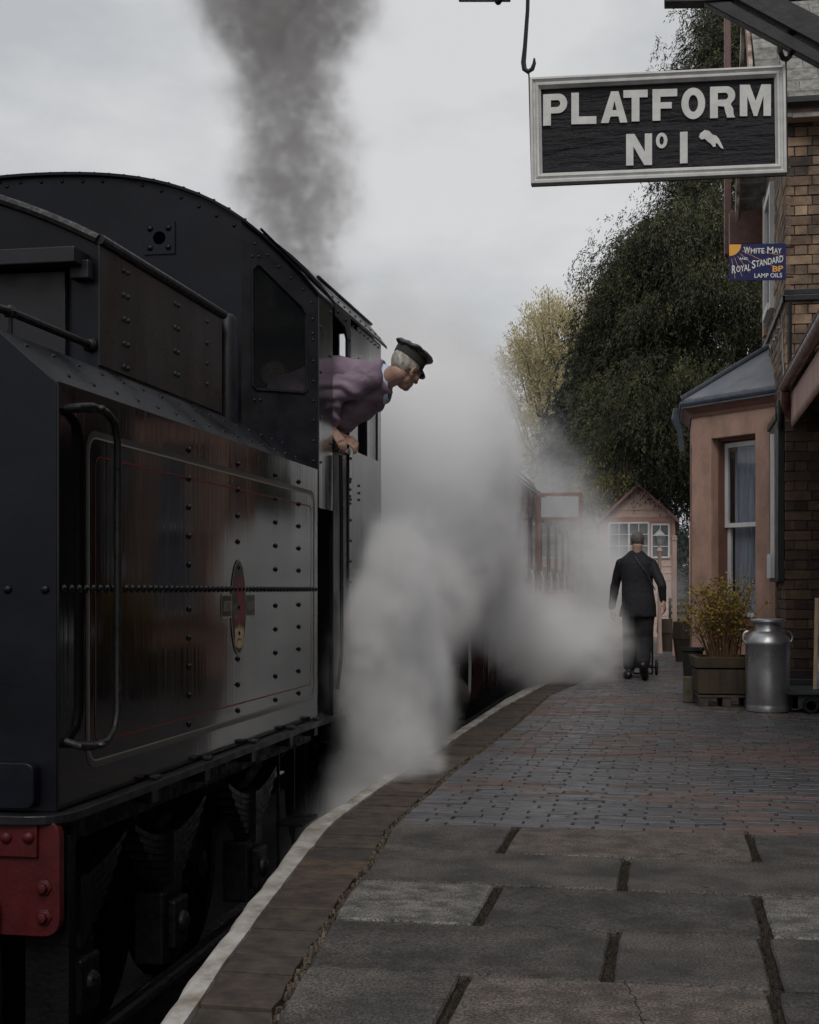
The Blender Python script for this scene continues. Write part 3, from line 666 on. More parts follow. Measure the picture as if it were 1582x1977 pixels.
# ================================================================== LOCOMOTIVE
loco = empty('steam_locomotive', (XC, 10.8, -.83), 'black steam locomotive half hidden in white steam, its driver leaning from the cab', 'locomotive')
b = MB(); b.box((XS-.006,8.24,.3),(XS+.004,8.47,2.68)); b.box((XS-.006,8.47,.3),(XS+.004,9.18,1.93)); b.box((XS-.006,8.47,2.52),(XS+.004,9.18,2.72)); b.box((XS-.006,8.75,1.93),(XS+.004,8.81,2.52)); b.box((XS-.006,9.08,1.93),(XS+.004,9.18,2.52))
for k in range(10): b.rivet((XS+.004, 8.28, 1.0+.125*k), (1,0,0), .010)
for k in range(8): b.rivet((XS+.004, 8.34+.11*k, 2.69), (1,0,0), .008)
for u,v in ((806-560+560,1),): pass
for i,(u,v) in enumerate(((677,930),(677,945),(677,958),(677,972),(694,938),(694,952),(694,965))): b.rivet(px(u,v,XS+.004),(1,0,0),.010)
b.build('cab_side', M_sheen, loco, smooth=True)
b = MB(); b.box((XS-.012,8.84,1.93),(XS-.004,9.05,2.52)); b.build('cab_window_pane', M_dglass, loco)
b = MB(); # bracket over the doorway
b.prism([(7.84,2.72),(8.24,2.72),(8.24,2.2),(8.16,2.2),(8.16,2.58),(8.08,2.64),(7.84,2.66)], 'x', XS-.004, XS+.012)
for y,z in ((8.10,2.68),(8.2,2.58),(8.2,2.25),(7.9,2.69)): b.rivet((XS+.012,y,z),(1,0,0),.014)
b.build('doorway_bracket', M_blackb, loco, bevel=.002)
b = MB(); b.box((XS-.03,7.86,.35),(XS-.005,8.2,1.90)); b.tube([(XS+.03,7.9,1.86),(XS+.035,7.9,1.4),(XS+.035,7.9,.7),(XS+.01,7.9,.5)], .012, 8); b.box((XS-.05,7.84,1.89),(XS+.015,8.22,1.925)); b.build('cab_door', M_blackb, loco, bevel=.003)
b = MB(); vs = []; xs2 = xs
for x in xs2:
    for y in (7.84, 9.35): vs += [(x,y,roofz(x)+.04),(x,y,roofz(x)+.02)]
b.add(vs, fs); b.tube([(-1.99,7.84,roofz(-1.99)+.06),(-1.99,9.3,roofz(-1.99)+.06)], .012, 6)
for k in range(10): b.rivet((-1.92,7.9+.15*k,roofz(-1.92)+.04),(1,0,1),.010)
b.build('cab_roof', M_blackb, loco, smooth=True)
b = MB(); b.box((-4.55,9.15,.3),(-1.91,9.18,1.9)); b.prism([(x_,roofz(x_)) for x_ in [-4.55+2.3*i/12 for i in range(13)]]+[(-2.25,1.9),(-4.55,1.9)], 'y', 9.15, 9.18); b.prism([(-2.25,2.6),(-2.25,1.9),(-1.92,1.9),(-1.92,2.6)], 'y', 9.15, 9.18); b.prism([(-2.12,2.6),(-1.92,2.6),(-1.92,roofz(-1.92)),(-2.12,roofz(-2.12))], 'y', 9.15, 9.18); b.prism([(-2.25,2.8),(-2.12,2.8),(-2.12,roofz(-2.12)),(-2.25,roofz(-2.25))], 'y', 9.152, 9.178); b.box((-2.25,9.15,2.6),(-2.18,9.18,2.8)); b.box((mir(XS)-.01,7.5,2.0),(mir(XS)+.02,9.2,3.0)); b.box((mir(XS),8.24,.3),(mir(XS)+.01,9.2,2.7)); b.box((-4.5,7.7,.3),(-1.95,9.15,.38)); b.build('cab_front', M_iron, loco)
b = MB(); b.lathe([(.001,0),(.075,0),(.08,-.01),(.086,.0),(.086,.05),(.001,.05)], (-2.51,8.72,2.48), 28, 'y'); g = b.build('pressure_gauge', mat('gauge_face',(.22,.20,.17),.5,var=.3,vscale=30), loco, smooth=True)
b = MB(); 
for z,x,r_ in ((2.3,-3.0,.03),(2.0,-3.2,.04),(1.7,-2.9,.05)): b.tube([(x-.3,8.9,z),(x,8.8,z+.05),(x+.25,8.9,z-.15)], r_, 8)
b.build('cab_pipework', M_iron, loco, smooth=True); b = MB(); b.tube([(-2.3,8.5,2.05),(-2.42,8.55,2.4)], .012, 6); b.build('cab_pipework', M_iron, loco, smooth=True)
b = MB(); b.lathe([(.001,0),(.74,0),(.76,.02),(.72,3.4),(.74,3.42),(.78,3.42),(.78,4.3),(.74,4.34),(.001,4.4)], (XC,9.2,1.55), 40, 'y'); b.build('boiler', M_blackb, loco, smooth=True)
b = MB(); b.lathe([(.28,0),(.24,.08),(.2,.4),(.24,.46),(.26,.5),(.2,.52),(.001,.50)], (XC,12.2,2.28), 24); b.build('chimney', M_black, loco, smooth=True)
b = MB(); b.lathe([(.34,0),(.3,.12),(.28,.3),(.18,.42),(.001,.46)], (XC,10.6,2.2), 24); b.build('dome', M_black, loco, smooth=True)
b = MB(); b.box((mir(-1.93),9.2,.62),(-1.93,12.9,.66)); b.box((-1.95,9.2,.5),(-1.92,12.9,.62)); b.build('running_plate', M_black, loco)
# drop of the plate in front of the cylinder, edge picked out in white
b = MB(); pe = [px(u,v,XS) for u,v in ()]
edge = [(-1.905,.86),(-1.90,.62),(-1.89,.35),(-1.895,.1),(-1.93,-.06),(-2.03,-.2),(-2.2,-.235)]
b.prism(edge+[(-2.2,.86)], 'y', 13.32, 13.36); b.box((-2.9,12.9,.84),(-1.91,13.4,.87)); b.build('front_drop_plate', M_black, loco, smooth=True)
b = MB(); vs = []; 
off = [(x+.004,z) for x,z in edge[:6]]
for x,z in off: vs += [(x,13.28,z),(x,13.40,z),(x+.012,13.28,z),(x+.012,13.40,z)]
f2 = []
for i in range(5):
    a=i*4; c=a+4; f2 += [(a,a+1,c+1,c),(a+2,c+2,c+3,a+3),(a,c,c+2,a+2),(a+1,a+3,c+3,c+1)]
b.add(vs, f2+[(0,2,3,1),(20,21,23,22)]); b.build('white_edging', M_white, loco)
b = MB(); b.lathe([(.001,0),(.2,0),(.24,.03),(.26,.06),(.26,.75),(.001,.8)], (-2.12,12.45,.05), 28, 'y'); b.box((-2.36,12.5,.1),(-1.97,13.3,.36)); b.build('cylinder', M_black, loco, smooth=True)
for y, r_ in ((9.75,.72),(11.35,.72),(13.0,.42)):
    b = MB()
    for X in (-2.46, mir(-2.46)):
        z = -.87+r_; b.lathe([(r_-.1,-.045),(r_-.03,-.045),(r_+.02,-.06),(r_+.02,-.03),(r_,.07),(r_-.1,.07),(r_-.1,-.045)], (X,y,z), 40, 'x'); b.lathe([(.14,-.06),(.14,.08)], (X,y,z), 20, 'x')
        for k in range(12):
            a = k*math.pi/6; b.tube([(X,y+.1*math.cos(a),z+.1*math.sin(a)),(X,y+(r_-.07)*math.cos(a),z+(r_-.07)*math.sin(a))], [.035,.025], 6)
    b.tube([(mir(-2.46),y,z),(-2.4,y,z)], .08, 10); b.build('wheelset', M_grime, loco, smooth=True)
b = MB(); b.box((-2.34,9.7,-.28),(-2.3,11.4,-.2)); b.box((-2.28,10,-.1),(-2.24,12.5,-.03)); b.build('coupling_rod', M_iron, loco)
b = MB(); b.box((-4.5,13.28,.15),(-2.1,13.31,.5)); b.build('buffer_beam', M_black, loco)

# ================================================================== CARRIAGE
car = empty('railway_carriage', (XC, 24, -.83), 'maroon railway carriage behind the steam with one door standing open', 'carriage')
b = MB(); w0 = XS; pr = [(w0-.1,-.08),(w0-.02,.2),(w0,.7),(w0,1.5),(w0-.02,2.2),(w0-.06,2.5),(mir(w0-.06),2.5),(mir(w0-.02),2.2),(mir(w0),1.5),(mir(w0),.7),(mir(w0-.1),-.08)]
b.prism(pr, 'y', 14.6, 34)
for k in range(26): y = 14.75+k*.75; b.box((w0-.015,y,.0),(w0+.014,y+.03,2.44))
b.box((w0-.01,14.6,1.18),(w0+.012,34,1.22)); body = b.build('body', M_maroon, car, smooth=False)
b = MB(); n=16; pts=[(mir(w0-.03)+(w0-.03-mir(w0-.03))*i/n) for i in range(n+1)]
rp = [(x, 2.88-.2*((x-XC)/1.3)**2-.15*((x-XC)/1.3)**4) for x in pts]
b.prism(rp+[(w0-.03,2.5),(mir(w0-.03),2.5)], 'y', 14.55, 34.05); b.tube([(w0-.02,14.6,2.54),(w0-.02,34,2.54)], .022, 6)
b.tube([(w0-.3,20.2,2.84),(w0-.05,20.3,2.62),(w0+.03,20.35,2.45)], .02, 6); b.build('roof', M_coachroof, car, smooth=True)
for k in range(12):
    y = 15.1+k*1.5
    b = MB(); b.box((w0-.008,y,1.35),(w0+.018,y+.9,2.1)); wn = b.build('window', M_cream if 0 else M_maroon, body); 
    b = MB(); b.box((w0+.019,y+.06,1.42),(w0+.021,y+.84,2.04)); b.build('pane', M_darkwin if 0 else mat('coach_glass',(.03,.035,.04),.08) if 'coach_glass' not in MATS else MATS['coach_glass'], body)
    b = MB(); b.tube([(w0+.03,y-.12,.5),(w0+.05,y-.12,.6),(w0+.05,y-.12,1.25),(w0+.03,y-.12,1.35)], .012, 6); b.tube([(w0+.03,y-.28,.5),(w0+.05,y-.28,.6),(w0+.05,y-.28,1.25),(w0+.03,y-.28,1.35)], .012, 6); b.build('door_handle', M_galv, body)
b = MB(); b.box((w0-.3,14.6,-.3),(w0-.2,34,-.08)); b.box((w0-.1,14.9,-.32),(w0+.12,15.6,-.29)); b.box((w0-.1,20.4,-.32),(w0+.12,21.3,-.29)); b.build('underframe', M_grime, car)
# open door standing out across the platform side
YD = 20.4; q = lambda u, v: py(u, v, YD)
xl, xr, zt = q(1036,950).x, q(1125,950).x, q(1080,951).z
b = MB(); 
b.box((xl,YD,zt-.045),(xr,YD+.05,zt)); b.box((xr-.05,YD,.0),(xr,YD+.05,zt-.045)); b.box((xl,YD,.0),(xl+.06,YD+.05,zt-.045))
b.box((xl+.06,YD,q(1080,1000).z-.03),(xr-.05,YD+.04,q(1080,998).z)); b.box((xl+.06,YD,.0),(xr-.05,YD+.04,1.05))
b.build('open_door', mat('varnished_door',(.16,.045,.025),.4,var=.2,vscale=6), car, bevel=.004)
b = MB(); b.box((xl+.07,YD+.015,q(1080,998).z),(xr-.06,YD+.022,zt-.07)); b.build('door_pane', mat('frosted_pane',(.33,.34,.36),.4), car)

# ================================================================== HANGING SIGN
YS = 6.49
sg = empty('platform_sign', py(1270,240,YS), 'white framed black timber sign lettered PLATFORM No 1 hanging on two hooks', 'sign')
K = lambda cx, cy, Y=YS: py(880+cx/2.2536, cy/2.2536, Y)          # from an enlargement of the board
def sgrid(f): return f
outc = [K(322,338),K(1437,284),K(1443,755),K(328,803)]; inc = [K(370,382),K(1388,331),K(1394,708),K(377,750)]
b = MB(); D = .022
b.add([p+Vector((0,D,0)) for p in outc]+[p+Vector((0,D+.02,0)) for p in outc], [(0,3,2,1),(4,5,6,7),(0,1,5,4),(1,2,6,5),(2,3,7,6),(3,0,4,7)])
b.build('board', M_signb, sg)
b = MB()
def lerp4(a, c, t): return [x+(y-x)*t for x, y in zip(a, c)]
prof = [(0,D+.02),(0,.0),(.06,-.014),(.25,-.016),(.36,-.004),(.46,-.002),(.62,-.012),(.78,-.010),(.9,.006),(1,.012),(1,D+.001)]
rings = [[p+Vector((0,dy,0)) for p in lerp4(outc, inc, t)] for t, dy in prof]
vs = [p for r_ in rings for p in r_]; f3 = [(i*4+k,i*4+(k+1)%4,i*4+4+(k+1)%4,i*4+4+k) for i in range(len(prof)-1) for k in range(4)]
b.add(vs, f3); b.build('frame', M_signw, sg, smooth=True, auto=28)
def curve_solid(name, loops, fn, depth, m, parent):
    """filled outline with holes, given in picture units of the board; fn(x,y) -> point on the board; raised by depth"""
    cu = bpy.data.curves.new('c', 'CURVE'); cu.dimensions = '2D'; cu.fill_mode = 'BOTH'
    for lp in loops:
        sp = cu.splines.new('POLY'); sp.points.add(len(lp)-1); sp.use_cyclic_u = True
        for i, (x, y) in enumerate(lp): sp.points[i].co = (x/100, -y/100, 0, 1)
    o = bpy.data.objects.new('c', cu); C.objects.link(o); dg = bpy.context.evaluated_depsgraph_get()
    me = bpy.data.meshes.new_from_object(o.evaluated_get(dg)); C.objects.unlink(o); bpy.data.objects.remove(o)
    co = [(v.co.x*100, -v.co.y*100) for v in me.vertices]; fs = [tuple(p.vertices) for p in me.polygons]; bpy.data.meshes.remove(me)
    mb = MB(); n = len(co); mb.add([fn(*c)+Vector((0,D-depth,0)) for c in co]+[fn(*c)+Vector((0,D+.004,0)) for c in co], fs+[tuple(i+n for i in f)[::-1] for f in fs])
    # side walls along the loops
    k = 0
    for lp in loops:
        m_ = len(lp); mb.add([fn(*c)+Vector((0,D-depth,0)) for c in lp]+[fn(*c)+Vector((0,D+.004,0)) for c in lp], [(i,(i+1)%m_,m_+(i+1)%m_,m_+i) for i in range(m_)])
    return mb.build(name, m, parent, bevel=0)
def ring(cx, cy, rx, ry, a0=0, a1=360, n=28): return [(cx+rx*math.cos(R(a0+(a1-a0)*k/n)), cy+ry*math.sin(R(a0+(a1-a0)*k/n))) for k in range(n+1 if abs(a1-a0) < 360 else n)]
def glyph(ch):                           # outlines in a 100 x 100 box, y down
    if ch == 'L': return [[(0,0),(30,0),(30,76),(100,76),(100,100),(0,100)]]
    if ch == 'T': return [[(0,0),(100,0),(100,24),(66,24),(66,100),(34,100),(34,24),(0,24)]]
    if ch == 'F': return [[(0,0),(100,0),(100,24),(32,24),(32,42),(78,42),(78,62),(32,62),(32,100),(0,100)]]
    if ch == 'A': return [[(38,0),(66,0),(100,100),(72,100),(66,80),(36,80),(29,100),(0,100)],[(43,60),(59,60),(51,30)]]
    if ch == 'P': return [[(0,0),(60,0)]+ring(62,31,38,31,-90,90,14)+[(32,62),(32,100),(0,100)], [(32,20)]+[(32,42)]+ring(58,31,13,11,90,-90,10)]
    if ch == 'R': return [[(0,0),(60,0)]+ring(64,29,36,29,-90,52,12)+[(82,58),(92,72),(94,92),(100,100),(68,100),(62,84),(56,64),(31,62),(31,100),(0,100)], [(31,20),(31,42)]+ring(60,31,12,11,90,-90,10)]
    if ch == 'M': return [[(0,0),(32,0),(51,52),(69,0),(100,0),(100,100),(76,100),(76,36),(56,100),(45,100),(24,36),(24,100),(0,100)]]
    if ch == 'N': return [[(0,0),(32,0),(72,58),(72,0),(100,0),(100,100),(70,100),(28,40),(28,100),(0,100)]]
    if ch == 'O': return [ring(50,50,50,50), ring(50,50,20,27)]
    if ch == 'o': return [ring(50,50,50,50), ring(50,50,19,28)]
    if ch == 'I': return [[(0,0),(100,0),(100,100),(0,100)]]
for ch, x0, x1, yl, yr in (('P',380,485,405,400),('L',503,612,398,396),('A',632,748,393,390),('T',730,836,387,384),('F',857,965,383,380),('O',983,1087,377,374),('R',1108,1218,372,368),('M',1238,1374,363,361),
                           ('N',742,855,578,575),('o',872,922,573,571),('I',977,1010,569,567)):
    h = {'o': 68}.get(ch, 137)
    fn = lambda x, y, x0=x0, x1=x1, yl=yl, yr=yr, h=h: K(x0+(x1-x0)*x/100, yl+(yr-yl)*x/100+h*y/100)
    curve_solid('letter', glyph(ch), fn, .008, M_signw, sg)
hand = [(1060,590),(1065,575),(1085,560),(1105,565),(1118,580),(1135,585),(1148,600),(1160,625),(1168,643),(1155,638),(1140,618),(1132,618),(1133,632),(1122,634),(1112,620),(1100,612),(1085,598),(1070,602)]
curve_solid('pointing_hand', [hand], lambda x, y: K(x, y), .008, M_signw, sg)
# hooks
b = MB(); p = lambda u, v, Y=YS: py(u, v, Y)
b.tube([p(1021,-60),p(1019,20),p(1014,90),p(1011,120),p(1013,133),p(1020,138),p(1028,133),p(1032,122),p(1032,112)], [.009,.009,.010,.012,.012,.012,.011,.009,.004], 8)
b.tube([p(1021,137),p(1022,150,YS+.01),p(1027,352,YS+.01),p(1030,357,YS+.01)], .0035, 6)
tag(b.build('sign_hook', M_iron, smooth=True), 'long iron hook holding the left end of the platform sign', 'hook', 'iron hooks of the hanging sign')
b = MB(); b.tube([p(1506,88,6.40),p(1507,100,6.40),p(1512,112,6.42),p(1519,114,6.45),p(1526,108,6.5),p(1527,85,6.5),p(1524,60,6.5)], .012, 8)
b.tube([p(1518,113),p(1518,130,YS+.01),p(1521,335,YS+.01)], .004, 6)
tag(b.build('sign_hook', M_iron, smooth=True), 'short U-shaped iron hook over the right end of the platform sign', 'hook', 'iron hooks of the hanging sign')
br = empty('canopy_bracket', (1.75, 6.5, 0), 'black iron roof bracket with a sloping strut above the platform sign', 'bracket')
b = MB()
yb0, yb1 = 6.44, 6.52
b.prism([(p(885,0).x, p(885,-1).z),(p(985,0).x,p(985,-1).z),(p(985,0).x,p(985,-25).z),(p(885,0).x,p(885,-25).z)], 'y', yb0, yb1)
b.rivet((p(963,3).x,6.48,p(963,1).z),(0,0,-1),.02,.025)
b.prism([(p(1283,0).x,p(1283,12).z),(p(1355,0).x,p(1355,11).z),(1.75,p(1355,11).z),(1.75,p(885,-45).z),(-.75,p(885,-45).z),(-.75,p(885,-26).z),(p(1283,0).x,p(1283,-26).z)], 'y', yb0, yb1)
b.build('beam', M_black, br, bevel=.003)
b = MB()
A_ = [(1355,8),(1582,130),(1720,204),(1720,182),(1582,104),(1410,8)]
B_ = [(1415,6),(1582,96),(1720,170),(1720,118),(1582,42),(1500,0),(1440,-20),(1400,-10)]
b.prism([(p(*q).x,p(*q).z) for q in A_], 'y', yb0+.01, yb1-.01); b.prism([(p(*q).x,p(*q).z) for q in B_], 'y', yb0-.012, yb1+.012)
b.build('strut', M_black, br, bevel=.004)
b = MB(); b.lathe([(.13,0),(.13,.08),(.085,.14),(.07,.3),(.065,3.8),(.1,3.9)], (1.75,6.48,0), 20); b.box((1.6,6.3,3.9),(1.9,6.66,4.0)); b.build('column', M_black, br, smooth=True)
# enamel sign on the wall corner
YE = 14.0
en = empty('enamel_sign', py(1462,505,YE), 'small dark blue enamel advertising sign for lamp oils jutting from the brick corner', 'sign')
KE = lambda cx, cy, Y=YE: py(880+cx/2.2536, cy/2.2536, Y)
q4 = [KE(1190,1062),KE(1438,1058),KE(1438,1218),KE(1192,1220)]
b = MB(); b.add(q4+[p_+Vector((0,.012,0)) for p_ in q4], [(0,3,2,1),(4,5,6,7),(0,1,5,4),(1,2,6,5),(2,3,7,6),(3,0,4,7)]); b.build('plate', M_blue, en)
b = MB(); b.add([KE(1191,1063,YE-.002)]+[KE(1191+52*math.cos(t), 1063+50*math.sin(t), YE-.002) for t in [i*math.pi/2/12 for i in range(13)]], [tuple(range(14))])
for a in (12,26,40,54,68,80):
    a = R(a); r0, r1 = 62, 250 if a < .6 else 150
    x1 = min(1430, 1191+r1*math.cos(a)); y1 = 1063+(x1-1191)*math.tan(a)
    if y1 > 1212: y1 = 1212; x1 = 1191+(y1-1063)/math.tan(a)
    x0, y0 = 1191+r0*math.cos(a), 1063+r0*math.sin(a); nx, ny = -math.sin(a)*.8, math.cos(a)*.8
    b.add([KE(x0-nx,y0-ny,YE-.0012),KE(x1-nx,y1-ny,YE-.0012),KE(x1+nx,y1+ny,YE-.0012),KE(x0+nx,y0+ny,YE-.0012)], [(0,1,2,3)])
b.build('sun_motif', M_yellow, en)
b = MB()
def et(s, x0, x1, yt0, yt1, yb0, yb1, bold=.01, Y=YE-.003):
    put_text(b, s, lambda a, c: KE(x0+(x1-x0)*a, (yb0+(yb1-yb0)*a)*(1-c)+(yt0+(yt1-yt0)*a)*c, Y), bold)
et('W',1255,1282,1073,1073,1102,1102); et('HITE',1285,1344,1079,1079,1102,1102); et('M',1357,1383,1073,1073,1102,1102); et('AY',1386,1419,1079,1079,1102,1102)
et('AND',1234,1272,1119,1119,1130,1130)
et('R',1203,1220,1155,1152,1190,1188); et('OYAL',1222,1284,1158,1146,1184,1176); et('S',1290,1306,1133,1130,1168,1166); et('TANDARD',1308,1426,1134,1110,1162,1138)
et('LAMP OILS',1301,1421,1189,1187,1208,1206)
b.build('white_lettering', M_enamelw, en)
b = MB(); et('BP',1380,1426,1157,1155,1182,1180,.02); b.build('yellow_lettering', M_yellow, en)
b = MB(); b.tube([KE(1438,1075,YE+.02),KE(1470,1075,YE+.3)],.008,6); b.build('mounting', M_iron, en); b = MB(); b.tube([KE(1438,1205,YE+.02),KE(1470,1205,YE+.3)],.008,6); b.build('mounting', M_iron, en)
# ================================================================== STATION BUILDING
XW, YW, YE2, ZE = 1.17, 14.45, 17.95, 5.9
st = empty('station_house', (2.6, 16.2, 0), 'two-storey buff brick station house with a salmon bay window and stone slate roof', 'building')
def brick_face(mb, o, ax, length, z0, z1, nrm, holes=(), Lb=.26, Hc=.0985, th=.02):
    """Flemish-like bond of real bricks; o corner, ax unit vector along the wall, nrm outward"""
    o = Vector(o); ax = Vector(ax); nrm = Vector(nrm); z = z0; r = 0
    while z < z1:
        s = -(.17 if r % 2 else 0.0); k = 0
        while s < length:
            ln = Lb if k % 2 == 0 else .128
            a, c = max(0, s), min(length, s+ln-.011); zt = min(z+Hc-.011, z1)
            if c-a > .02 and not any(h[0] < (a+c)/2 < h[1] and h[2] < (z+zt)/2 < h[3] for h in holes):
                pj = random.uniform(-.003, .004); j = [random.uniform(-.0025,.0025) for _ in range(4)]
                p0 = o+ax*(a+j[0]); p1 = o+ax*(c+j[1]); n0 = nrm*(-.03); n1 = nrm*(th+pj)
                zz = Vector((0,0,z+j[2])); zy = Vector((0,0,zt+j[3]))
                mb.add([p0+n0+zz,p1+n0+zz,p1+n0+zy,p0+n0+zy,p0+n1+zz,p1+n1+zz,p1+n1+zy,p0+n1+zy],[(4,5,6,7),(0,1,5,4),(1,2,6,5),(2,3,7,6),(3,0,4,7)])
            s += ln; k += 1
        z += Hc; r += 1
b = MB(); b.box((XW,YW,0),(4.4,YE2,ZE)); b.prism([(YW,ZE),(YE2,ZE),((YW+YE2)/2,8.0)], 'x', XW, 4.4); wall = b.build('wall', M_mortar, st)
b = MB(); brick_face(b, (XW-.018,YW,0), (1,0,0), 1.6, 2.75, ZE-.12, (0,-1,0))
brick_face(b, (XW,YW-.018,0), (0,1,0), YE2-YW+.018, 3.35, ZE-.02, (-1,0,0), holes=((1.5,2.4,4.25,5.55),))
b.build('brickwork', M_brick, wall, bevel=.003)
b = MB(); brick_face(b, (XW-.018,YW,0), (1,0,0), 1.6, 0.0, 2.75, (0,-1,0)); brick_face(b, (XW,YW-.018,0), (0,1,0), 1.4, 0, 3.35, (-1,0,0)); b.build('lower_brickwork', M_bricks, wall, bevel=.003)
b = MB(); b.box((XW-.05,YW-.06,0),(2.8,YW-.022,.28)); b.build('plinth', mat('plinth_brick',(.03,.022,.02),.8,bump=.4), wall, bevel=.01)
# string course with a dark drip, cable and pipe
b = MB(); b.box((XW-.05,YW-.05,3.96),(2.8,YW-.021,4.02)); b.box((XW-.05,YW-.05,3.96),(XW-.021,YE2,4.02)); b.box((XW-.035,YW-.035,4.021),(2.8,YW-.021,4.08)); b.build('string_course', M_black, wall, bevel=.01)
b = MB(); b.tube([(XW+.02,YW-.045,3.94),(XW+.02,YW-.045,3.2)], .02, 8); b.tube([(XW-.07,YW-.02,2.97),(XW-.07,YW-.02,2.8),(XW-.07,YW+.02,2.7)], .03, 8); b.build('downpipe', M_iron, st, smooth=True)
b = MB(); cab = []
for i in range(26):
    t = i/25; y = YW+.1+2.6*t; cab.append((XW-.04+.01*math.sin(i*2.1), y, 3.86-.03*math.sin(i*1.3)-.10*abs(math.sin(i*.55))))
b.tube(cab, .007, 5); b.tube([(XW-.03,YW+.25,3.8),(XW-.03,YW+.2,3.5),(XW-.03,YW+.1,3.3),(XW-.03,YW+.12,3.05)], .006, 5); b.build('cable', mat('grey_cable',(.35,.34,.33),.6), st, smooth=True)
# upper side window
b = MB(); b.box((XW-.07,15.95,4.2),(XW+.02,16.05,5.6)); b.box((XW-.07,16.85,4.2),(XW+.02,16.95,5.6)); b.box((XW-.07,16.051,5.5),(XW+.02,16.849,5.6)); b.box((XW-.09,16.051,4.2),(XW+.02,16.849,4.28)); b.box((XW-.05,16.051,4.85),(XW+.02,16.849,4.9))
uw = b.build('side_window', M_white, st); b = MB(); b.box((XW-.03,16.06,4.29),(XW-.02,16.84,5.49)); b.build('pane', M_darkwin, uw)
b = MB(); b.box((XW-.06,17.1,4.1),(XW-.022,17.3,5.75)); b.build('wall_board', M_valance, st)
# roof: two slopes of stone slates, ridge across the track, overhanging the platform wall
ym = (YW+YE2)/2; sl = (8.05-ZE)/(ym-YW); b = MB(); nrow = 15
for side_ in (0, 1):
    for r_ in range(nrow):
        t0, t1 = r_/nrow-.012, (r_+1)/nrow+.03
        def P(t): 
            y = (YW-.22)+(ym-YW+.22)*t; return (y if not side_ else 2*ym-y), ZE-.22*sl+.12+(ym-YW+.22)*sl*t
        ya, za = P(t0); yb_, zb = P(t1); x = .86+random.uniform(0, .02); 
        while x < 4.4:
            ln = random.uniform(.22, .42); dz = random.uniform(.0, .012)
            x1 = min(4.5, x+ln-.006)
            b.add([(x,ya,za+.028+dz),(x1,ya,za+.028+dz),(x1,yb_,zb+.006),(x,yb_,zb+.006),(x,ya,za+dz),(x1,ya,za+dz),(x1,yb_,zb-.018),(x,yb_,zb-.018)], [(0,1,2,3),(4,7,6,5),(0,4,5,1),(1,5,6,2),(2,6,7,3),(3,7,4,0)])
            x += ln
b.build('roof', M_stone, st)
b = MB()
for s_ in (0, 1):
    f = (lambda y: y) if not s_ else (lambda y: 2*ym-y)
    a = [(f(YW-.2),ZE-.2),(f(ym),8.1),(f(ym),7.82),(f(YW-.2),ZE-.46)]; 
    b.prism(a if not s_ else a[::-1], 'x', .82, .862)
b.build('bargeboard', M_peel, st, bevel=.004)
b = MB(); b.box((.75,YE2+.0,ZE-.5),(1.15,YE2+.34,ZE-.08)); b.box((.70,YE2+.30,ZE-.55),(.78,YE2+.42,9)); b.build('eaves_box', M_brownp, st, bevel=.01)
b = MB(); b.prism([(YW-.2,ZE-.16),(YW-.02,ZE-.16),(YW-.02,ZE+.03),(YW-.2,ZE-.02)], 'x', .9, 4.4); b.build('fascia', M_valance, st)
b = MB(); b.tube([(.84,YW-.26,ZE-.03),(4.4,YW-.26,ZE-.03)], .055, 10); b.build('gutter', M_black, st, smooth=True)
# bay window
P0 = Vector((XW,15.87,0)); P1 = Vector((.27,16.83,0)); P2 = Vector((.27,18.2,0)); P3 = Vector((XW,19.1,0))
BZ = 3.12
def bay_face(mb, A, B, s0, s1, z0, z1, dep=.0, th=.12):
    """slab on a bay face between fractions s0..s1"""
    t = (B-A); n = Vector((t.y,-t.x,0)).normalized()
    if n.x > 0: n = -n
    a, c = A+t*s0, A+t*s1; i = -n*th
    o = n*dep
    mb.add([a+o+Vector((0,0,z0)),c+o+Vector((0,0,z0)),c+o+Vector((0,0,z1)),a+o+Vector((0,0,z1)),a+i+Vector((0,0,z0)),c+i+Vector((0,0,z0)),c+i+Vector((0,0,z1)),a+i+Vector((0,0,z1))],
           [(0,1,2,3),(5,4,7,6),(0,4,5,1),(1,5,6,2),(2,6,7,3),(3,7,4,0)])
b = MB(); W0, W1 = .24, .76      # from the house wall (0) to the front corner (1)
bay_face(b,P0,P1,0,W0,0,BZ); bay_face(b,P0,P1,W1,1,0,BZ,0); bay_face(b,P0,P1,W0,W1,2.83,BZ); bay_face(b,P0,P1,W0,W1,0,.72)
bay_face(b,P1,P2,0,.12,0,BZ); bay_face(b,P1,P2,.88,1,0,BZ); bay_face(b,P1,P2,.12,.88,2.83,BZ); bay_face(b,P1,P2,.12,.88,0,.72)
bay_face(b,P2,P3,0,.24,0,BZ); bay_face(b,P2,P3,.76,1,0,BZ); bay_face(b,P2,P3,.24,.76,2.83,BZ); bay_face(b,P2,P3,.24,.76,0,.72)
bay = b.build('bay_window', M_render, st, bevel=.006)
b = MB()
for A, B, s0, s1 in ((P0,P1,W0-.03,W1+.03),(P1,P2,.1,.9),(P2,P3,.22,.78)):
    bay_face(b,A,B,s0,s1,.66,.74,.05); 
b.build('sill', M_renderd, bay, bevel=.006)
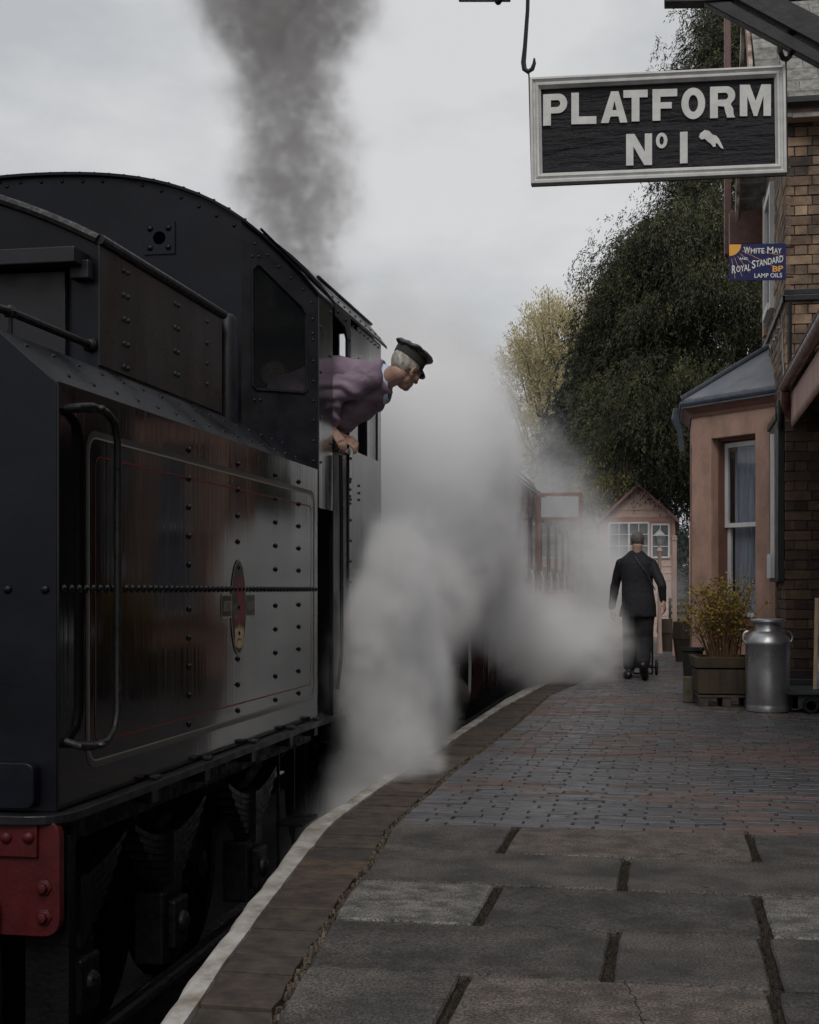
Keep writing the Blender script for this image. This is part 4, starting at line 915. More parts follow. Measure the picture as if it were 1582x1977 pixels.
for A, B, s0, s1 in ((P0,P1,W0,W1),(P1,P2,.12,.88),(P2,P3,.24,.76)):
    t = B-A; n = Vector((t.y,-t.x,0)).normalized(); n = -n if n.x > 0 else n; Lg = t.length
    def sl_(mb, a, c, z0, z1, d0, d1):
        p, q_ = A+t*a, A+t*c; mb.add([p+n*d0+Vector((0,0,z0)),q_+n*d0+Vector((0,0,z0)),q_+n*d0+Vector((0,0,z1)),p+n*d0+Vector((0,0,z1)),p+n*d1+Vector((0,0,z0)),q_+n*d1+Vector((0,0,z0)),q_+n*d1+Vector((0,0,z1)),p+n*d1+Vector((0,0,z1))],[(0,1,2,3),(5,4,7,6),(0,4,5,1),(1,5,6,2),(2,6,7,3),(3,7,4,0)])
    f_ = .045/Lg; b = MB(); i0, i1 = -.20, -.24
    for (za, zb, dd) in ((1.80,2.78,0),(.76,1.85,-.045)):
        sl_(b,s0+.015,s0+.015+f_,za,zb,i0+dd,i1+dd); sl_(b,s1-.015-f_,s1-.015,za,zb,i0+dd,i1+dd); sl_(b,s0+.015+f_,s1-.015-f_,zb-.05,zb,i0+dd,i1+dd); sl_(b,s0+.015+f_,s1-.015-f_,za,za+.05,i0+dd,i1+dd)
    ws = b.build('sash_window', M_white, bay); b = MB(); sl_(b,s0+.015+f_,s1-.015-f_,1.85,2.73,i0-.012,i0-.018); sl_(b,s0+.015+f_,s1-.015-f_,.81,1.80,i0-.06,i0-.066); b.build('pane', M_glass, bay)
    b = MB(); m_ = 40
    for (za, zb) in ((.8,2.75),):
        for k in range(m_):
            a = s0+.04+(s1-s0-.08)*k/m_; c = s0+.04+(s1-s0-.08)*(k+1)/m_; d0 = -.34+.006*math.sin(k*1.3)+.004*math.sin(k*2.9); d1 = -.34+.006*math.sin((k+1)*1.3)+.004*math.sin((k+1)*2.9)
            p, q_ = A+t*a+n*d0, A+t*c+n*d1; b.add([p+Vector((0,0,za)),q_+Vector((0,0,za)),q_+Vector((0,0,zb)),p+Vector((0,0,zb))],[(0,1,2,3)])
    b.build('net_curtain', M_curtain, bay)
    b = MB(); 
    for a, c in ((s0-.01,s0+.014),(s1-.014,s1+.01)): sl_(b,a,c,.73,2.83,-.118,-.30)
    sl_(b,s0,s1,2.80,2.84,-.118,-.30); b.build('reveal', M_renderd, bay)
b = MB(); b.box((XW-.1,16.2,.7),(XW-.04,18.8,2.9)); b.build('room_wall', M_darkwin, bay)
# lead roof: hipped, with rolls, over a moulded cornice
def offp(d):
    return [Vector((XW,15.87-.0-d*1.41,0)), Vector((.27-d,16.83-d*.42,0)), Vector((.27-d,18.2+d*.42,0)), Vector((XW,19.1+d*1.41,0))]
b = MB(); c0, c1, c2 = offp(.02), offp(.09), offp(.12)
def band(mb, lo, hi, z0, z1):
    for i in range(3): mb.add([lo[i]+Vector((0,0,z0)),lo[i+1]+Vector((0,0,z0)),hi[i+1]+Vector((0,0,z1)),hi[i]+Vector((0,0,z1))],[(0,1,2,3)])
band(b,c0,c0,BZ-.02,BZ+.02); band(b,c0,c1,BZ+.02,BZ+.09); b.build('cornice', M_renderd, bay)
b = MB(); band(b,c1,c2,BZ+.085,BZ+.09); band(b,c2,c2,BZ+.09,BZ+.19); rz = BZ+.19; top1 = Vector((XW,16.75,3.9)); top2 = Vector((XW,18.1,3.9))
e = [p_+Vector((0,0,rz)) for p_ in c2]
b.add([e[0],e[1],top1],[(0,1,2)]); b.add([e[1],e[2],top2,top1],[(0,1,2,3)]); b.add([e[2],e[3],top2],[(0,1,2)]); lr = b.build('lead_roof', M_lead, bay)
b = MB(); b.tube([e[1]+Vector((0,0,.01)), (e[1]+top1)/2+Vector((0,0,.02)), top1+Vector((0,0,.02))], .034, 10); b.tube([e[2], top2], .034, 10); b.tube([e[0]-Vector((0,0,.05)),e[1]-Vector((0,0,.05)),e[2]-Vector((0,0,.05))], .032, 8)
b.build('lead_roll', M_leadd, bay, smooth=True)
b = MB(); g = e[1]+Vector((-.05,-.02,-.1)); b.tube([g, g+Vector((-.02,0,-.12)), g+Vector((.03,.03,-.26)), g+Vector((.06,.04,-.5))], [.045,.05,.035,.03], 8); b.build('rainwater_spout', M_leadd, bay, smooth=True)
# notice board on the side wall between corner and bay
nb = empty('notice_board', (XW-.05, 15.1, 1.2), 'tall thin black notice board seen edge-on between brick corner and bay', 'board')
b = MB(); b.box((XW-.085,YW+.08,1.16),(XW-.022,15.75,2.86)); b.box((XW-.11,YW+.12,2.80),(XW-.022,15.75,2.87)); b.build('frame', M_black, nb, bevel=.006)
b = MB(); b.box((XW-.125,15.0,1.2),(XW-.086,15.06,2.7)); b.build('white_batten', M_white, nb)
b = MB(); b.box((XW-.14,14.95,1.2),(XW-.127,15.35,1.45)); b.build('paper_notice', mat('paper',(.6,.6,.66),.7), nb)
# canopy
cp = empty('platform_canopy', (1.9, 9.5, 3.0), 'pink boarded platform canopy with sharp valance teeth, brown gutter and clay tiles', 'canopy')
XV = 1.2; ys0, ys1 = 5.2, YW-.03; b = MB(); y = ys1; k = 0
while y > ys0:
    w_ = .074; a, c = y-w_, y-.004; zt, zb = 3.03, 2.78; tip = 2.70
    b.add([(XV,c,zt),(XV,a,zt),(XV,a,zb),(XV,(a+c)/2,tip),(XV,c,zb),(XV+.018,c,zt),(XV+.018,a,zt),(XV+.018,a,zb),(XV+.018,(a+c)/2,tip),(XV+.018,c,zb)],
          [(0,1,2,3,4),(9,8,7,6,5),(0,5,6,1),(1,6,7,2),(2,7,8,3),(3,8,9,4),(4,9,5,0)]); y -= w_
b.build('valance', M_valance, cp)
b = MB(); n=10; vs=[]
for yy in (ys0,ys1-.05):
    for k in range(n+1): a = math.pi*k/n; vs.append((XV-.06+.062*math.cos(a), yy, 3.10-.062*math.sin(a)))
    for k in range(n+1): a = math.pi*(n-k)/n; vs.append((XV-.06+.052*math.cos(a), yy, 3.10-.052*math.sin(a)))
m_=2*(n+1); b.add(vs, [(k,(k+1)%m_,m_+(k+1)%m_,m_+k) for k in range(m_)]+[tuple(range(m_))[::-1], tuple(range(m_,2*m_))])
b.tube([(XV-.06,ys1-.09,3.05),(XV-.06,ys1-.06,2.95),(XV-.05,ys1,2.88),(XV+.0,ys1+.02,2.8)], [.05,.045,.04,.035], 10)
b.build('gutter', M_brownp, cp, smooth=True)
b = MB()
for r_ in range(9):
    x0 = XV-.10+.16*r_; z0 = 3.15+.155*r_; y = ys1-.02
    while y > ys0:
        l_ = .165; d_ = random.uniform(0,.008)
        b.add([(x0,y-l_+.004,z0+.0+d_),(x0,y,z0+d_),(x0+.2,y,z0+.2),(x0+.2,y-l_+.004,z0+.2),(x0,y-l_+.004,z0+.02+d_),(x0,y,z0+.02+d_),(x0+.2,y,z0+.215),(x0+.2,y-l_+.004,z0+.215)],[(0,3,2,1),(4,5,6,7),(0,1,5,4),(1,2,6,5),(2,3,7,6),(3,0,4,7)])
        y -= l_
b.build('tiled_roof', M_tile, cp)
b = MB(); b.box((XV+.03,ys0,3.0),(2.75,ys1,3.04)); b.build('ceiling', mat('ceiling_paint',(.07,.06,.055),.7), cp)
for y in (12.6,10.4,8.2): b = MB(); b.box((XV+.03,y,2.85),(2.7,y+.1,2.99)); b.build('rafter', M_renderd, cp)
lp = empty('hanging_lamp', (XV-.12, 13.0, 2.9), 'black dish lamp shade hanging in front of the pink valance', 'lamp')
b = MB(); pL = py(1582,716,12.6); b.lathe([(.10,0),(.095,-.03),(.07,-.065),(.03,-.085),(.001,-.09)][::1], (pL.x+.02,12.6,pL.z), 20); b.lathe([(.10,.0),(.001,.002)], (pL.x+.02,12.6,pL.z), 20); b.build('shade', M_black, lp, smooth=True)
b = MB(); b.tube([(pL.x+.02,12.6,pL.z),(pL.x+.02,12.6,3.02)], .008, 6); b.build('rod', M_black, lp)
# main building side along the platform, under the canopy
b = MB(); b.box((2.7,-2,0),(3.0,YW-.05,4.4)); mw = tag(b.build('station_wall', M_mortar), 'long sooty brick wall of the station offices under the canopy', 'wall')
b = MB(); brick_face(b, (2.7,-2,0), (0,1,0), YW+1.9, 0, 3.0, (-1,0,0), holes=((5.0,6.0,0,2.2),(8.2,9.6,.9,2.3),(12.4,13.6,.9,2.3))); b.build('brickwork', M_bricks, mw)
b = MB(); b.box((2.66,3.02,0),(2.69,3.98,2.18)); b.build('door', M_renderd, mw)
for y in (6.22,10.42): b = MB(); b.box((2.64,y,.92),(2.69,y+1.35,2.28)); wq = b.build('window', M_white, mw); b = MB(); b.box((2.63,y+.08,1.0),(2.639,y+.62,2.2)); b.box((2.63,y+.7,1.0),(2.639,y+1.27,2.2)); b.build('pane', M_darkwin, wq)

# ================================================================== THINGS ON THE PLATFORM
# milk churn
cx_, cy_ = .865, 12.78; r_ = .195
ch = empty('milk_churn', (cx_,cy_,0), 'dented galvanised milk churn with flanged lid at the brick corner', 'milk churn')
b = MB(); b.lathe([(.18,.0),(.186,.004),(.19,.05),(.186,.062),(.188,.066),(.190,.30),(.194,.585),(.198,.59),(.198,.618),(.194,.624),(.190,.645),(.145,.695),(.122,.708),(.116,.715),(.118,.765),(.001,.765)], (cx_,cy_,0), 48)
for i, v in enumerate(b.v):
    if .08 < v[2] < .58:
        a = math.atan2(v[1]-cy_, v[0]-cx_); d_ = mnoise.noise((math.cos(a)*2.2, math.sin(a)*2.2, v[2]*4))*.004; b.v[i] = (v[0]+math.cos(a)*d_, v[1]+math.sin(a)*d_, v[2])
b.build('body', M_galv, ch, smooth=True, auto=50)
b = MB(); b.lathe([(.12,.766),(.125,.785),(.15,.79),(.156,.797),(.154,.812),(.14,.820),(.05,.815),(.001,.816)], (cx_,cy_,0), 40); b.build('lid', M_galv, ch, smooth=True)
for s in (-1, 1):
    b = MB(); d_ = Vector((CO,SI,0))*s; o_ = Vector((cx_,cy_,0)); pt = []
    for k in range(11): a = math.pi*k/10; pt.append(o_+d_*(.172+.048*math.sin(a))+Vector((0,0,.60+.055*(1-math.cos(a))-.0)))
    b.tube(pt, .009, 8); b.build('handle', M_galv, ch, smooth=True)
# planter on its feet
pl = empty('wooden_planter', (.52,13.35,0), 'dark tarred wooden planter with a moss-stained rim board on pallet feet', 'planter')
T_ = Matrix.Translation((.50,13.38,0))@Matrix.Rotation(R(4),4,'Z')
b = MB(); b.T = T_; hw, hd = .27, .27
def frust(mb, w0, w1, z0, z1, t=.03):
    o0 = [(-w0,-w0),(w0,-w0),(w0,w0),(-w0,w0)]; o1 = [(-w1,-w1),(w1,-w1),(w1,w1),(-w1,w1)]
    vs = [(x,y,z0) for x,y in o0]+[(x,y,z1) for x,y in o1]+[(x*(1-t/w1),y*(1-t/w1),z1) for x,y in o1]+[(x*(1-t/w0),y*(1-t/w0),z0) for x,y in o0]
    mb.add(vs, [(k,(k+1)%4,4+(k+1)%4,4+k) for k in range(4)]+[(4+k,4+(k+1)%4,8+(k+1)%4,8+k) for k in range(4)]+[(8+k,8+(k+1)%4,12+(k+1)%4,12+k) for k in range(4)]+[(12+k,12+(k+1)%4,(k+1)%4,k) for k in range(4)])
frust(b,.25,.265,.12,.345); b.box((-.245,-.245,.12),(.245,.245,.14)); b.build('tub', M_wood, pl, bevel=.005)
b = MB(); b.T = T_; frust(b,.278,.29,.36,.46,.045); b.build('rim_board', M_mossw, pl, bevel=.005)
b = MB(); b.T = T_
for x in (-.24,-.03,.17): b.box((x,-.24,0),(x+.08,.24,.085))
b.box((-.25,-.25,.086),(.25,.25,.108)); b.build('pallet_foot', M_pallet, pl, bevel=.004)
b = MB(); b.T = T_; b.box((-.235,-.235,.14),(.235,.235,.43)); b.build('soil', M_soil, pl)
# shrub
sh = empty('spring_shrub', (.50,13.38,.43), 'bare-stemmed shrub with small yellow-green leaves growing in the planter', 'shrub')
bs, bl = MB(), MB(); rs = random.Random(3)
def leaf(mb, p, s, rnd):
    a = Vector((rnd.uniform(-1,1),rnd.uniform(-1,1),rnd.uniform(-.3,1))).normalized(); c = a.orthogonal().normalized(); c = (Matrix.Rotation(rnd.uniform(0,6.3),3,a)@c)
    p = Vector(p); mb.add([p, p+a*s*.5+c*s*.28, p+a*s, p+a*s*.5-c*s*.28], [(0,1,2,3)])
for i in range(150):
    a = rs.uniform(0,6.283); rr = rs.uniform(0,.2)**1; p0 = Vector((.50+rr*.8*math.cos(a),13.38+rr*.8*math.sin(a),.42)); sp = rs.uniform(.1,1)
    out_ = Vector((math.cos(a),math.sin(a),0)); h = rs.uniform(.45,.84)*(1-.28*sp)
    if rs.random() < .25: h *= .6
    tip = p0+out_*sp*.30+Vector((0,0,h)); mid = (p0+tip)/2-out_*sp*.05+Vector((rs.uniform(-.02,.02),rs.uniform(-.02,.02),.03))
    pts = [p0,(p0+mid)/2,mid,(mid+tip)/2,tip]; bs.tube(pts, [.0045,.004,.0034,.0026,.0012], 4)
    for _ in range(3):
        t = rs.uniform(.45,.9); q0 = mid.lerp(tip,(t-.45)/.55); q1 = q0+Vector((rs.uniform(-.08,.08),rs.uniform(-.08,.08),rs.uniform(.05,.13))); bs.tube([q0,q1],[.0022,.001],3)
        for _ in range(rs.randint(3,7)): leaf(bl, q1+Vector([rs.gauss(0,.014) for _ in range(3)]), rs.uniform(.018,.038), rs)
    for _ in range(rs.randint(5,12)): leaf(bl, tip+Vector([rs.gauss(0,.02) for _ in range(3)]), rs.uniform(.02,.042), rs)
    for _ in range(3):
        t = rs.uniform(.3,.9); q0 = p0.lerp(tip, t); leaf(bl, q0+Vector([rs.gauss(0,.012) for _ in range(3)]), rs.uniform(.012,.026), rs)
bs.build('stems', M_stem, sh); bl.build('leaves', M_leafy, sh)
# dark pot and kerb stone behind the planter
b = MB(); b.lathe([(.075,0),(.105,.46),(.12,.47),(.12,.50),(.105,.50),(.095,.46),(.001,.45)], (.235,14.25,0), 24); tag(b.build('flower_pot', M_rubber, smooth=True), 'tall tapered black plastic pot peeping out behind the wooden planter', 'pot')
b = MB(); b.prism(rounded([(.14,13.6),(.24,13.6),(.24,13.85),(.14,13.85)], .03), 'z', 0, .24); tag(b.build('stone_block', mat('mossy_stone',(.14,.12,.09),.95,col2=(.06,.06,.03),vscale=14,bump=1,bscale=30), bevel=.01), 'small mossy stone block on the paving left of the planter', 'stone')
# platform weighing trolley
tr = empty('platform_trolley', (1.55,13.0,0), 'low black flat-topped trolley with iron wheels against the brick wall', 'trolley')
b = MB(); b.box((1.02,12.62,.155),(2.1,13.5,.185)); b.box((1.05,13.5,.186),(2.1,13.56,.24)); b.build('deck', M_trolley, tr, bevel=.006)
b = MB(); b.box((1.06,12.66,.02),(1.12,12.72,.154)); b.box((1.06,12.66,.03),(2.1,12.70,.15)); b.box((1.06,12.7,.03),(1.10,13.4,.15)); b.build('side_frame', M_trolley, tr, bevel=.006)
for x in (1.22,1.9):
    b = MB(); b.lathe([(.04,-.03),(.062,-.03),(.068,-.02),(.068,.02),(.04,.02),(.04,-.03)], (x,12.62,.068), 24, 'y'); b.lathe([(.001,-.03),(.02,-.03),(.02,.02)], (x,12.62,.068), 10, 'y')
    for k in range(5): a = k*1.257; b.tube([(x,12.61,.068),(x+.05*math.cos(a),12.61,.068+.05*math.sin(a))], .007, 5)
    b.build('wheel', M_iron, tr, smooth=True)
bd = empty('leaning_board', (1.5,13.2,.19), 'pale wooden poster board leaning at the right edge above the trolley', 'board')
pa, pb = py(1577,1160,13.2), py(1572,1330,12.9)
b = MB(); x0 = pb.x
b.add([(x0,12.95,.187),(x0+.03,12.95,.187),(pa.x+.035,13.35,1.0),(pa.x+.005,13.35,1.0),(x0,12.98,.187),(x0+.03,12.98,.187),(pa.x+.035,13.38,1.0),(pa.x+.005,13.38,1.0)],[(0,1,2,3),(5,4,7,6),(0,4,5,1),(1,5,6,2),(2,6,7,3),(3,7,4,0)])
b.build('frame', M_ply, bd); b = MB(); b.add([(x0+.03,12.96,.187),(x0+.6,12.96,.187),(x0+.6,13.37,1.0),(pa.x+.035,13.37,1.0)],[(0,1,2,3)]); b.add([(x0+.03,12.975,.187),(x0+.6,12.975,.187),(x0+.6,13.385,1.0),(pa.x+.035,13.385,1.0)],[(3,2,1,0)]); b.build('poster', mat('poster_blue_white',(.06,.07,.25),.5,col2=(.5,.5,.55),vscale=5), bd)

# ================================================================== FAR END OF THE PLATFORM
hut = empty('signal_hut', (-.7,32,0), 'small salmon weatherboarded platform hut with white glazing bars and gable roof', 'hut')
YH = 32.2; h = lambda u, v: py(u, v, YH)
x0, x1 = h(1167,1000).x, h(1300,1000).x; ze = h(1167,1000).z; zr = h(1235,938).z; xm = (x0+x1)/2
b = MB(); z = 0; 
while z < zr-.1:
    zt = z+.16
    if z < ze: a, c = x0, x1
    else: t = (z-ze)/(zr-ze); a, c = x0+(xm-x0)*t, x1-(x1-xm)*t
    if z >= ze: t2 = min(1,(zt-ze)/(zr-ze)); 
    b.add([(a,YH-.018,z),(c,YH-.018,z),(c if z<ze else x1-(x1-xm)*t2,YH,zt),(a if z<ze else x0+(xm-x0)*t2,YH,zt),(a,YH+.1,z),(c,YH+.1,z),(c if z<ze else x1-(x1-xm)*t2,YH+.1,zt),(a if z<ze else x0+(xm-x0)*t2,YH+.1,zt)],[(0,1,2,3),(5,4,7,6),(0,4,5,1),(1,5,6,2),(2,6,7,3),(3,7,4,0)])
    z = zt
b.box((x0,YH+.1,0),(x1,YH+3,ze)); hb = b.build('boarded_wall', M_salmonb, hut)
b = MB(); b.box((x0-.05,YH-.05,0),(x0+.03,YH-.019,ze)); b.box((x1-.03,YH-.05,0),(x1+.05,YH-.019,ze)); b.box((h(1253,1000).x,YH-.05,.9),(h(1258,1000).x,YH-.02,ze)); b.box((x0+.03,YH-.045,ze-.1),(x1-.03,YH-.02,ze)); b.build('corner_post', mat('pinkish_trim',(.36,.19,.16),.6), hut)
b = MB(); sp = (zr-ze)/(xm-x0)
for s in (-1,1):
    xe = xm+s*(xm-x0+.14); zz = ze-.14*sp
    b.prism([(xm,zr+.06),(xe,zz+.06),(xe,zz-.02),(xm,zr-.02)] if s<0 else [(xm,zr-.02),(xe,zz-.02),(xe,zz+.06),(xm,zr+.06)], 'y', YH-.2, YH+3.1)
b.build('roof', mat('hut_roof',(.22,.12,.11),.7,var=.2), hut)
b = MB(); b.tube([(x0-.14,YH-.15,ze-.05),(x0-.14,YH+3,ze-.05)],.04,8); b.tube([(x0-.14,YH-.12,ze-.06),(x0-.06,YH-.1,ze-.2),(x0-.06,YH-.1,0)],.025,6); b.build('gutter', M_valance, hut, smooth=True)
for ua, ub, va, vb in ((1177,1253,1010,1076),(1259,1292,1013,1076)):
    A_, B_ = h(ua,va), h(ub,vb); b = MB(); nx = 4 if ub-ua > 50 else 2
    for k in range(nx+1): X_ = A_.x+(B_.x-A_.x)*k/nx; wd = .02 if k in (0,2,nx) else .009; b.box((X_-wd,YH-.06,B_.z),(X_+wd,YH-.025,A_.z))
    for k in range(4): Z_ = B_.z+(A_.z-B_.z)*k/3; wd = .018 if k in (0,3) else .009; b.box((A_.x,YH-.055,Z_-wd),(B_.x,YH-.028,Z_+wd))
    wf = b.build('window', M_white, hut); b = MB(); b.box((A_.x,YH-.024,B_.z),(B_.x,YH-.021,A_.z)); b.build('pane', mat('hut_glass',(.04,.045,.045),.06,col2=(.12,.12,.12),vscale=3) if 'hut_glass' not in MATS else MATS['hut_glass'], wf)
# gate posts, lamp, planters farther on
def post(u, vt, Y, wd, lab):
    pt = py(u, vt, Y); b = MB(); b.box((pt.x-wd,Y-wd,0),(pt.x+wd,Y+wd,pt.z-.08)); b.box((pt.x-wd*1.25,Y-wd*1.25,pt.z-.08),(pt.x+wd*1.25,Y+wd*1.25,pt.z-.04)); b.prism([(pt.x-wd,Y-wd),(pt.x+wd,Y-wd),(pt.x+wd,Y+wd),(pt.x-wd,Y+wd)],'z',pt.z-.04,pt.z)
    tag(b.build('gate_post', M_salmonb, bevel=.008), lab, 'post', 'salmon posts at the platform end')
post(1303,1034,23.0,.035,'thick salmon capped post right of the hut window'); post(1334,1010,24.5,.025,'tall thin pale post beside the bay window edge'); post(1340,1085,22.0,.03,'short reddish post close to the bay window edge')
la = empty('platform_lamp', py(1274,1250,24), 'white lantern on a slim salmon post in front of the hut window', 'lamp')
pt = py(1274,1050,24); b = MB(); b.lathe([(.05,0),(.035,.3),(.03,pt.z-.15),(.05,pt.z-.12),(.02,pt.z-.04)], (pt.x,24,0), 12); b.build('post', M_salmonb, la, smooth=True)
b = MB(); b.lathe([(.05,-.03),(.10,.12),(.11,.13),(.06,.19),(.02,.23),(.001,.25)], (pt.x,24,pt.z), 6); b.build('lantern', M_lantern, la)
for i,(u,vt,vb,Y,lab) in enumerate(((1292,1195,1244,25,'dark round tub on the paving left of the far bay edge'),(1326,1200,1262,21.5,'dark round tub nearest the bay at the far end'))):
    a_, c_ = py(u,vt,Y), py(u,vb,Y); b = MB(); rr = .20; b.lathe([(rr*.8,0),(rr,a_.z*.55),(rr*1.06,a_.z*.56),(rr,a_.z),(.001,a_.z-.02)], (a_.x,Y,0), 20)
    tag(b.build('planter_tub', M_wood, smooth=True), lab, 'tub', 'round tubs at the far end')
b = MB()
for z in (.42,.5,.62,.74,.86): b.box((.0,26.2,z),(1.0,26.24,z+.05))
for x in (.0,.48,.95): b.box((x,26.15,0),(x+.05,26.6,.42)); b.box((x,26.24,.42),(x+.05,26.28,.92))
b.box((.0,26.25,.40),(1.0,26.65,.43)); tag(b.build('platform_bench', M_wood), 'slatted wooden bench in the haze at the far end of the platform', 'bench')
# ================================================================== PEOPLE
def caps(mb, pts, radii, n=16, sq=None):
    """closed limb with round ends; sq = (axis vector, factor) flattens it along an axis"""
    pts = [Vector(p) for p in pts]; P2, R2 = [], []
    d0 = (pts[0]-pts[1]).normalized(); d1 = (pts[-1]-pts[-2]).normalized()
    for a in (85,60,35,15): P2.append(pts[0]+d0*radii[0]*math.sin(R(a))); R2.append(radii[0]*math.cos(R(a)))
    P2 += pts; R2 += list(radii)
    for a in (15,35,60,85): P2.append(pts[-1]+d1*radii[-1]*math.sin(R(a))); R2.append(radii[-1]*math.cos(R(a)))
    k0 = len(mb.v); mb.tube(P2, R2, n)
    if sq:
        ax = Vector(sq[0]).normalized(); 
        line = pts
        for i in range(k0, len(mb.v)):
            v = Vector(mb.v[i]); best = min(((v-(a+(c-a)*max(0,min(1,(v-a).dot(c-a)/max(1e-9,(c-a).length_squared))))) for a, c in zip(line, line[1:])), key=lambda q: q.length)
            mb.v[i] = tuple(v-ax*best.dot(ax)*(1-sq[1]))
def ellipsoid(mb, c, r, rot=None, n=24, m=16):
    c = Vector(c); M = rot or Matrix.Identity(3); vs = []
    for i in range(m+1):
        th = math.pi*i/m; 
        for k in range(n):
            a = 2*math.pi*k/n; s_ = max(math.sin(th), .02); vs.append(c+M@Vector((r[0]*s_*math.cos(a), r[1]*s_*math.sin(a), r[2]*math.cos(th))))
    fs = [(i*n+k, i*n+(k+1)%n, (i+1)*n+(k+1)%n, (i+1)*n+k) for i in range(m) for k in range(n)]+[tuple(range(n))[::-1], tuple(range(m*n,(m+1)*n))]
    mb.add(vs, fs)
def loft(mb, secs, n=28):
    """closed body: secs = (centre, half-axis a vector, half-axis b vector)"""
    vs = []
    for c, a, b_ in secs:
        c, a, b_ = Vector(c), Vector(a), Vector(b_)
        for k in range(n):
            t = 2*math.pi*k/n; ct, s_ = math.cos(t), math.sin(t); e = .82
            vs.append(c+a*math.copysign(abs(ct)**e, ct)+b_*math.copysign(abs(s_)**e, s_))
    m = len(secs)
    mb.add(vs, [(i*n+k, i*n+(k+1)%n, (i+1)*n+(k+1)%n, (i+1)*n+k) for i in range(m-1) for k in range(n)]+[tuple(range(n))[::-1], tuple(range((m-1)*n, m*n))])
def fuse(mb, name, m, parent, voxel=.008, smooth=4, folds=None, fac=.5):
    """one continuous skin over the collected forms"""
    me = bpy.data.meshes.new('f'); me.from_pydata(mb.v, [], mb.f); bm = bmesh.new(); bm.from_mesh(me); bmesh.ops.recalc_face_normals(bm, faces=bm.faces); bm.to_mesh(me); bm.free()
    o = bpy.data.objects.new('f', me); C.objects.link(o)
    r = o.modifiers.new('r', 'REMESH'); r.mode = 'VOXEL'; r.voxel_size = voxel; r.adaptivity = 0
    s_ = o.modifiers.new('s', 'SMOOTH'); s_.iterations = smooth; s_.factor = fac
    dg = bpy.context.evaluated_depsgraph_get(); m2 = bpy.data.meshes.new_from_object(o.evaluated_get(dg)); C.objects.unlink(o); bpy.data.objects.remove(o)
    m2.name = name; n = len(m2.vertices)
    if folds:
        co = [v.co.copy() for v in m2.vertices]; no = [v.normal.copy() for v in m2.vertices]
        for i in range(n): m2.vertices[i].co = co[i]+no[i]*folds(co[i])
    return link_mesh(name, m2, m, parent, smooth=True)
def make_head(mb, T, neck_to, neck_r=.056):
    """head in its own axes (x forward, y left, z up) placed by T; neck runs to neck_to in world space"""
    s = MB(); s.T = T
    R3 = None
    ellipsoid(s, (-.012,0,.035), (.098,.076,.088)); ellipsoid(s, (.03,0,.0), (.066,.066,.085)); ellipsoid(s, (.04,0,-.055), (.052,.052,.055)); ellipsoid(s, (.066,0,-.088), (.022,.028,.02))
    ellipsoid(s, (.01,0,-.055), (.05,.058,.04))
    caps(s, [(.09,0,.018),(.108,0,-.012),(.114,0,-.024)], [.009,.012,.014], 10); ellipsoid(s, (.1,.013,-.028),(.011,.009,.008)); ellipsoid(s, (.1,-.013,-.028),(.011,.009,.008))
    caps(s, [(.082,.045,.03),(.092,.02,.032),(.092,-.02,.032),(.082,-.045,.03)], [.010,.012,.012,.010], 10)
    caps(s, [(.083,.022,-.056),(.092,0,-.053),(.083,-.022,-.056)], [.006,.008,.006], 8); caps(s, [(.082,.02,-.066),(.09,0,-.066),(.082,-.02,-.066)], [.006,.008,.006], 8)
    for sg_ in (1,-1):
        ellipsoid(s, (.06,.046*sg_,-.018), (.026,.02,.022))
        Re = Matrix.Rotation(R(14),3,'Y')@Matrix.Rotation(R(-18*sg_),3,'Z'); ellipsoid(s, (-.005,.079*sg_,-.002), (.019,.008,.034), Re); ellipsoid(s, (-.002,.080*sg_,-.026), (.010,.008,.012), Re)
    mb.v, mb.f, mb.m = mb.v, mb.f, mb.m
    b0 = len(mb.v); mb.v += s.v; mb.f += [tuple(i+b0 for i in f) for f in s.f]; mb.m += [0]*len(s.f)
    a = T@Vector((-.03,0,-.04)); c = Vector(neck_to); caps(mb, [a, a.lerp(c,.5), c], [neck_r, neck_r*.98, neck_r*1.12], 16)
def hair_cap(name, T, m, parent, keep, grow=.009, fl=.004):
    vs, fs = [], []; n, mm = 56, 40
    for i in range(mm+1):
        th = math.pi*i/mm
        for k in range(n):
            a = 2*math.pi*k/n; p = Vector(((.100+grow)*math.sin(th)*math.cos(a)-.012, (.078+grow)*math.sin(th)*math.sin(a), (.09+grow)*math.cos(th)+.035))
            w_ = mnoise.noise(p*38)*fl+mnoise.noise(Vector((p.x*90,p.y*90,p.z*14)))*fl*.6
            vs.append(T@(p*(1+w_/.1)))
    loc = [T.inverted()@v for v in vs]
    for i in range(mm):
        for k in range(n):
            q = (i*n+k, i*n+(k+1)%n, (i+1)*n+(k+1)%n, (i+1)*n+k)
            if all(keep(loc[j]+Vector((0,0,mnoise.noise(loc[j]*60)*.006))) for j in q): fs.append(q)
    b = MB(); b.add(vs, fs); o = b.build(name, m, parent, smooth=True, auto=80)
    sf = o.modifiers.new('s', 'SOLIDIFY'); sf.thickness = .012; sf.offset = -1
    return o
def frame_from(fwd, up):
    x = Vector(fwd).normalized(); z = (Vector(up)-x*x.dot(Vector(up))).normalized(); y = z.cross(x); return Matrix((x,y,z)).transposed()
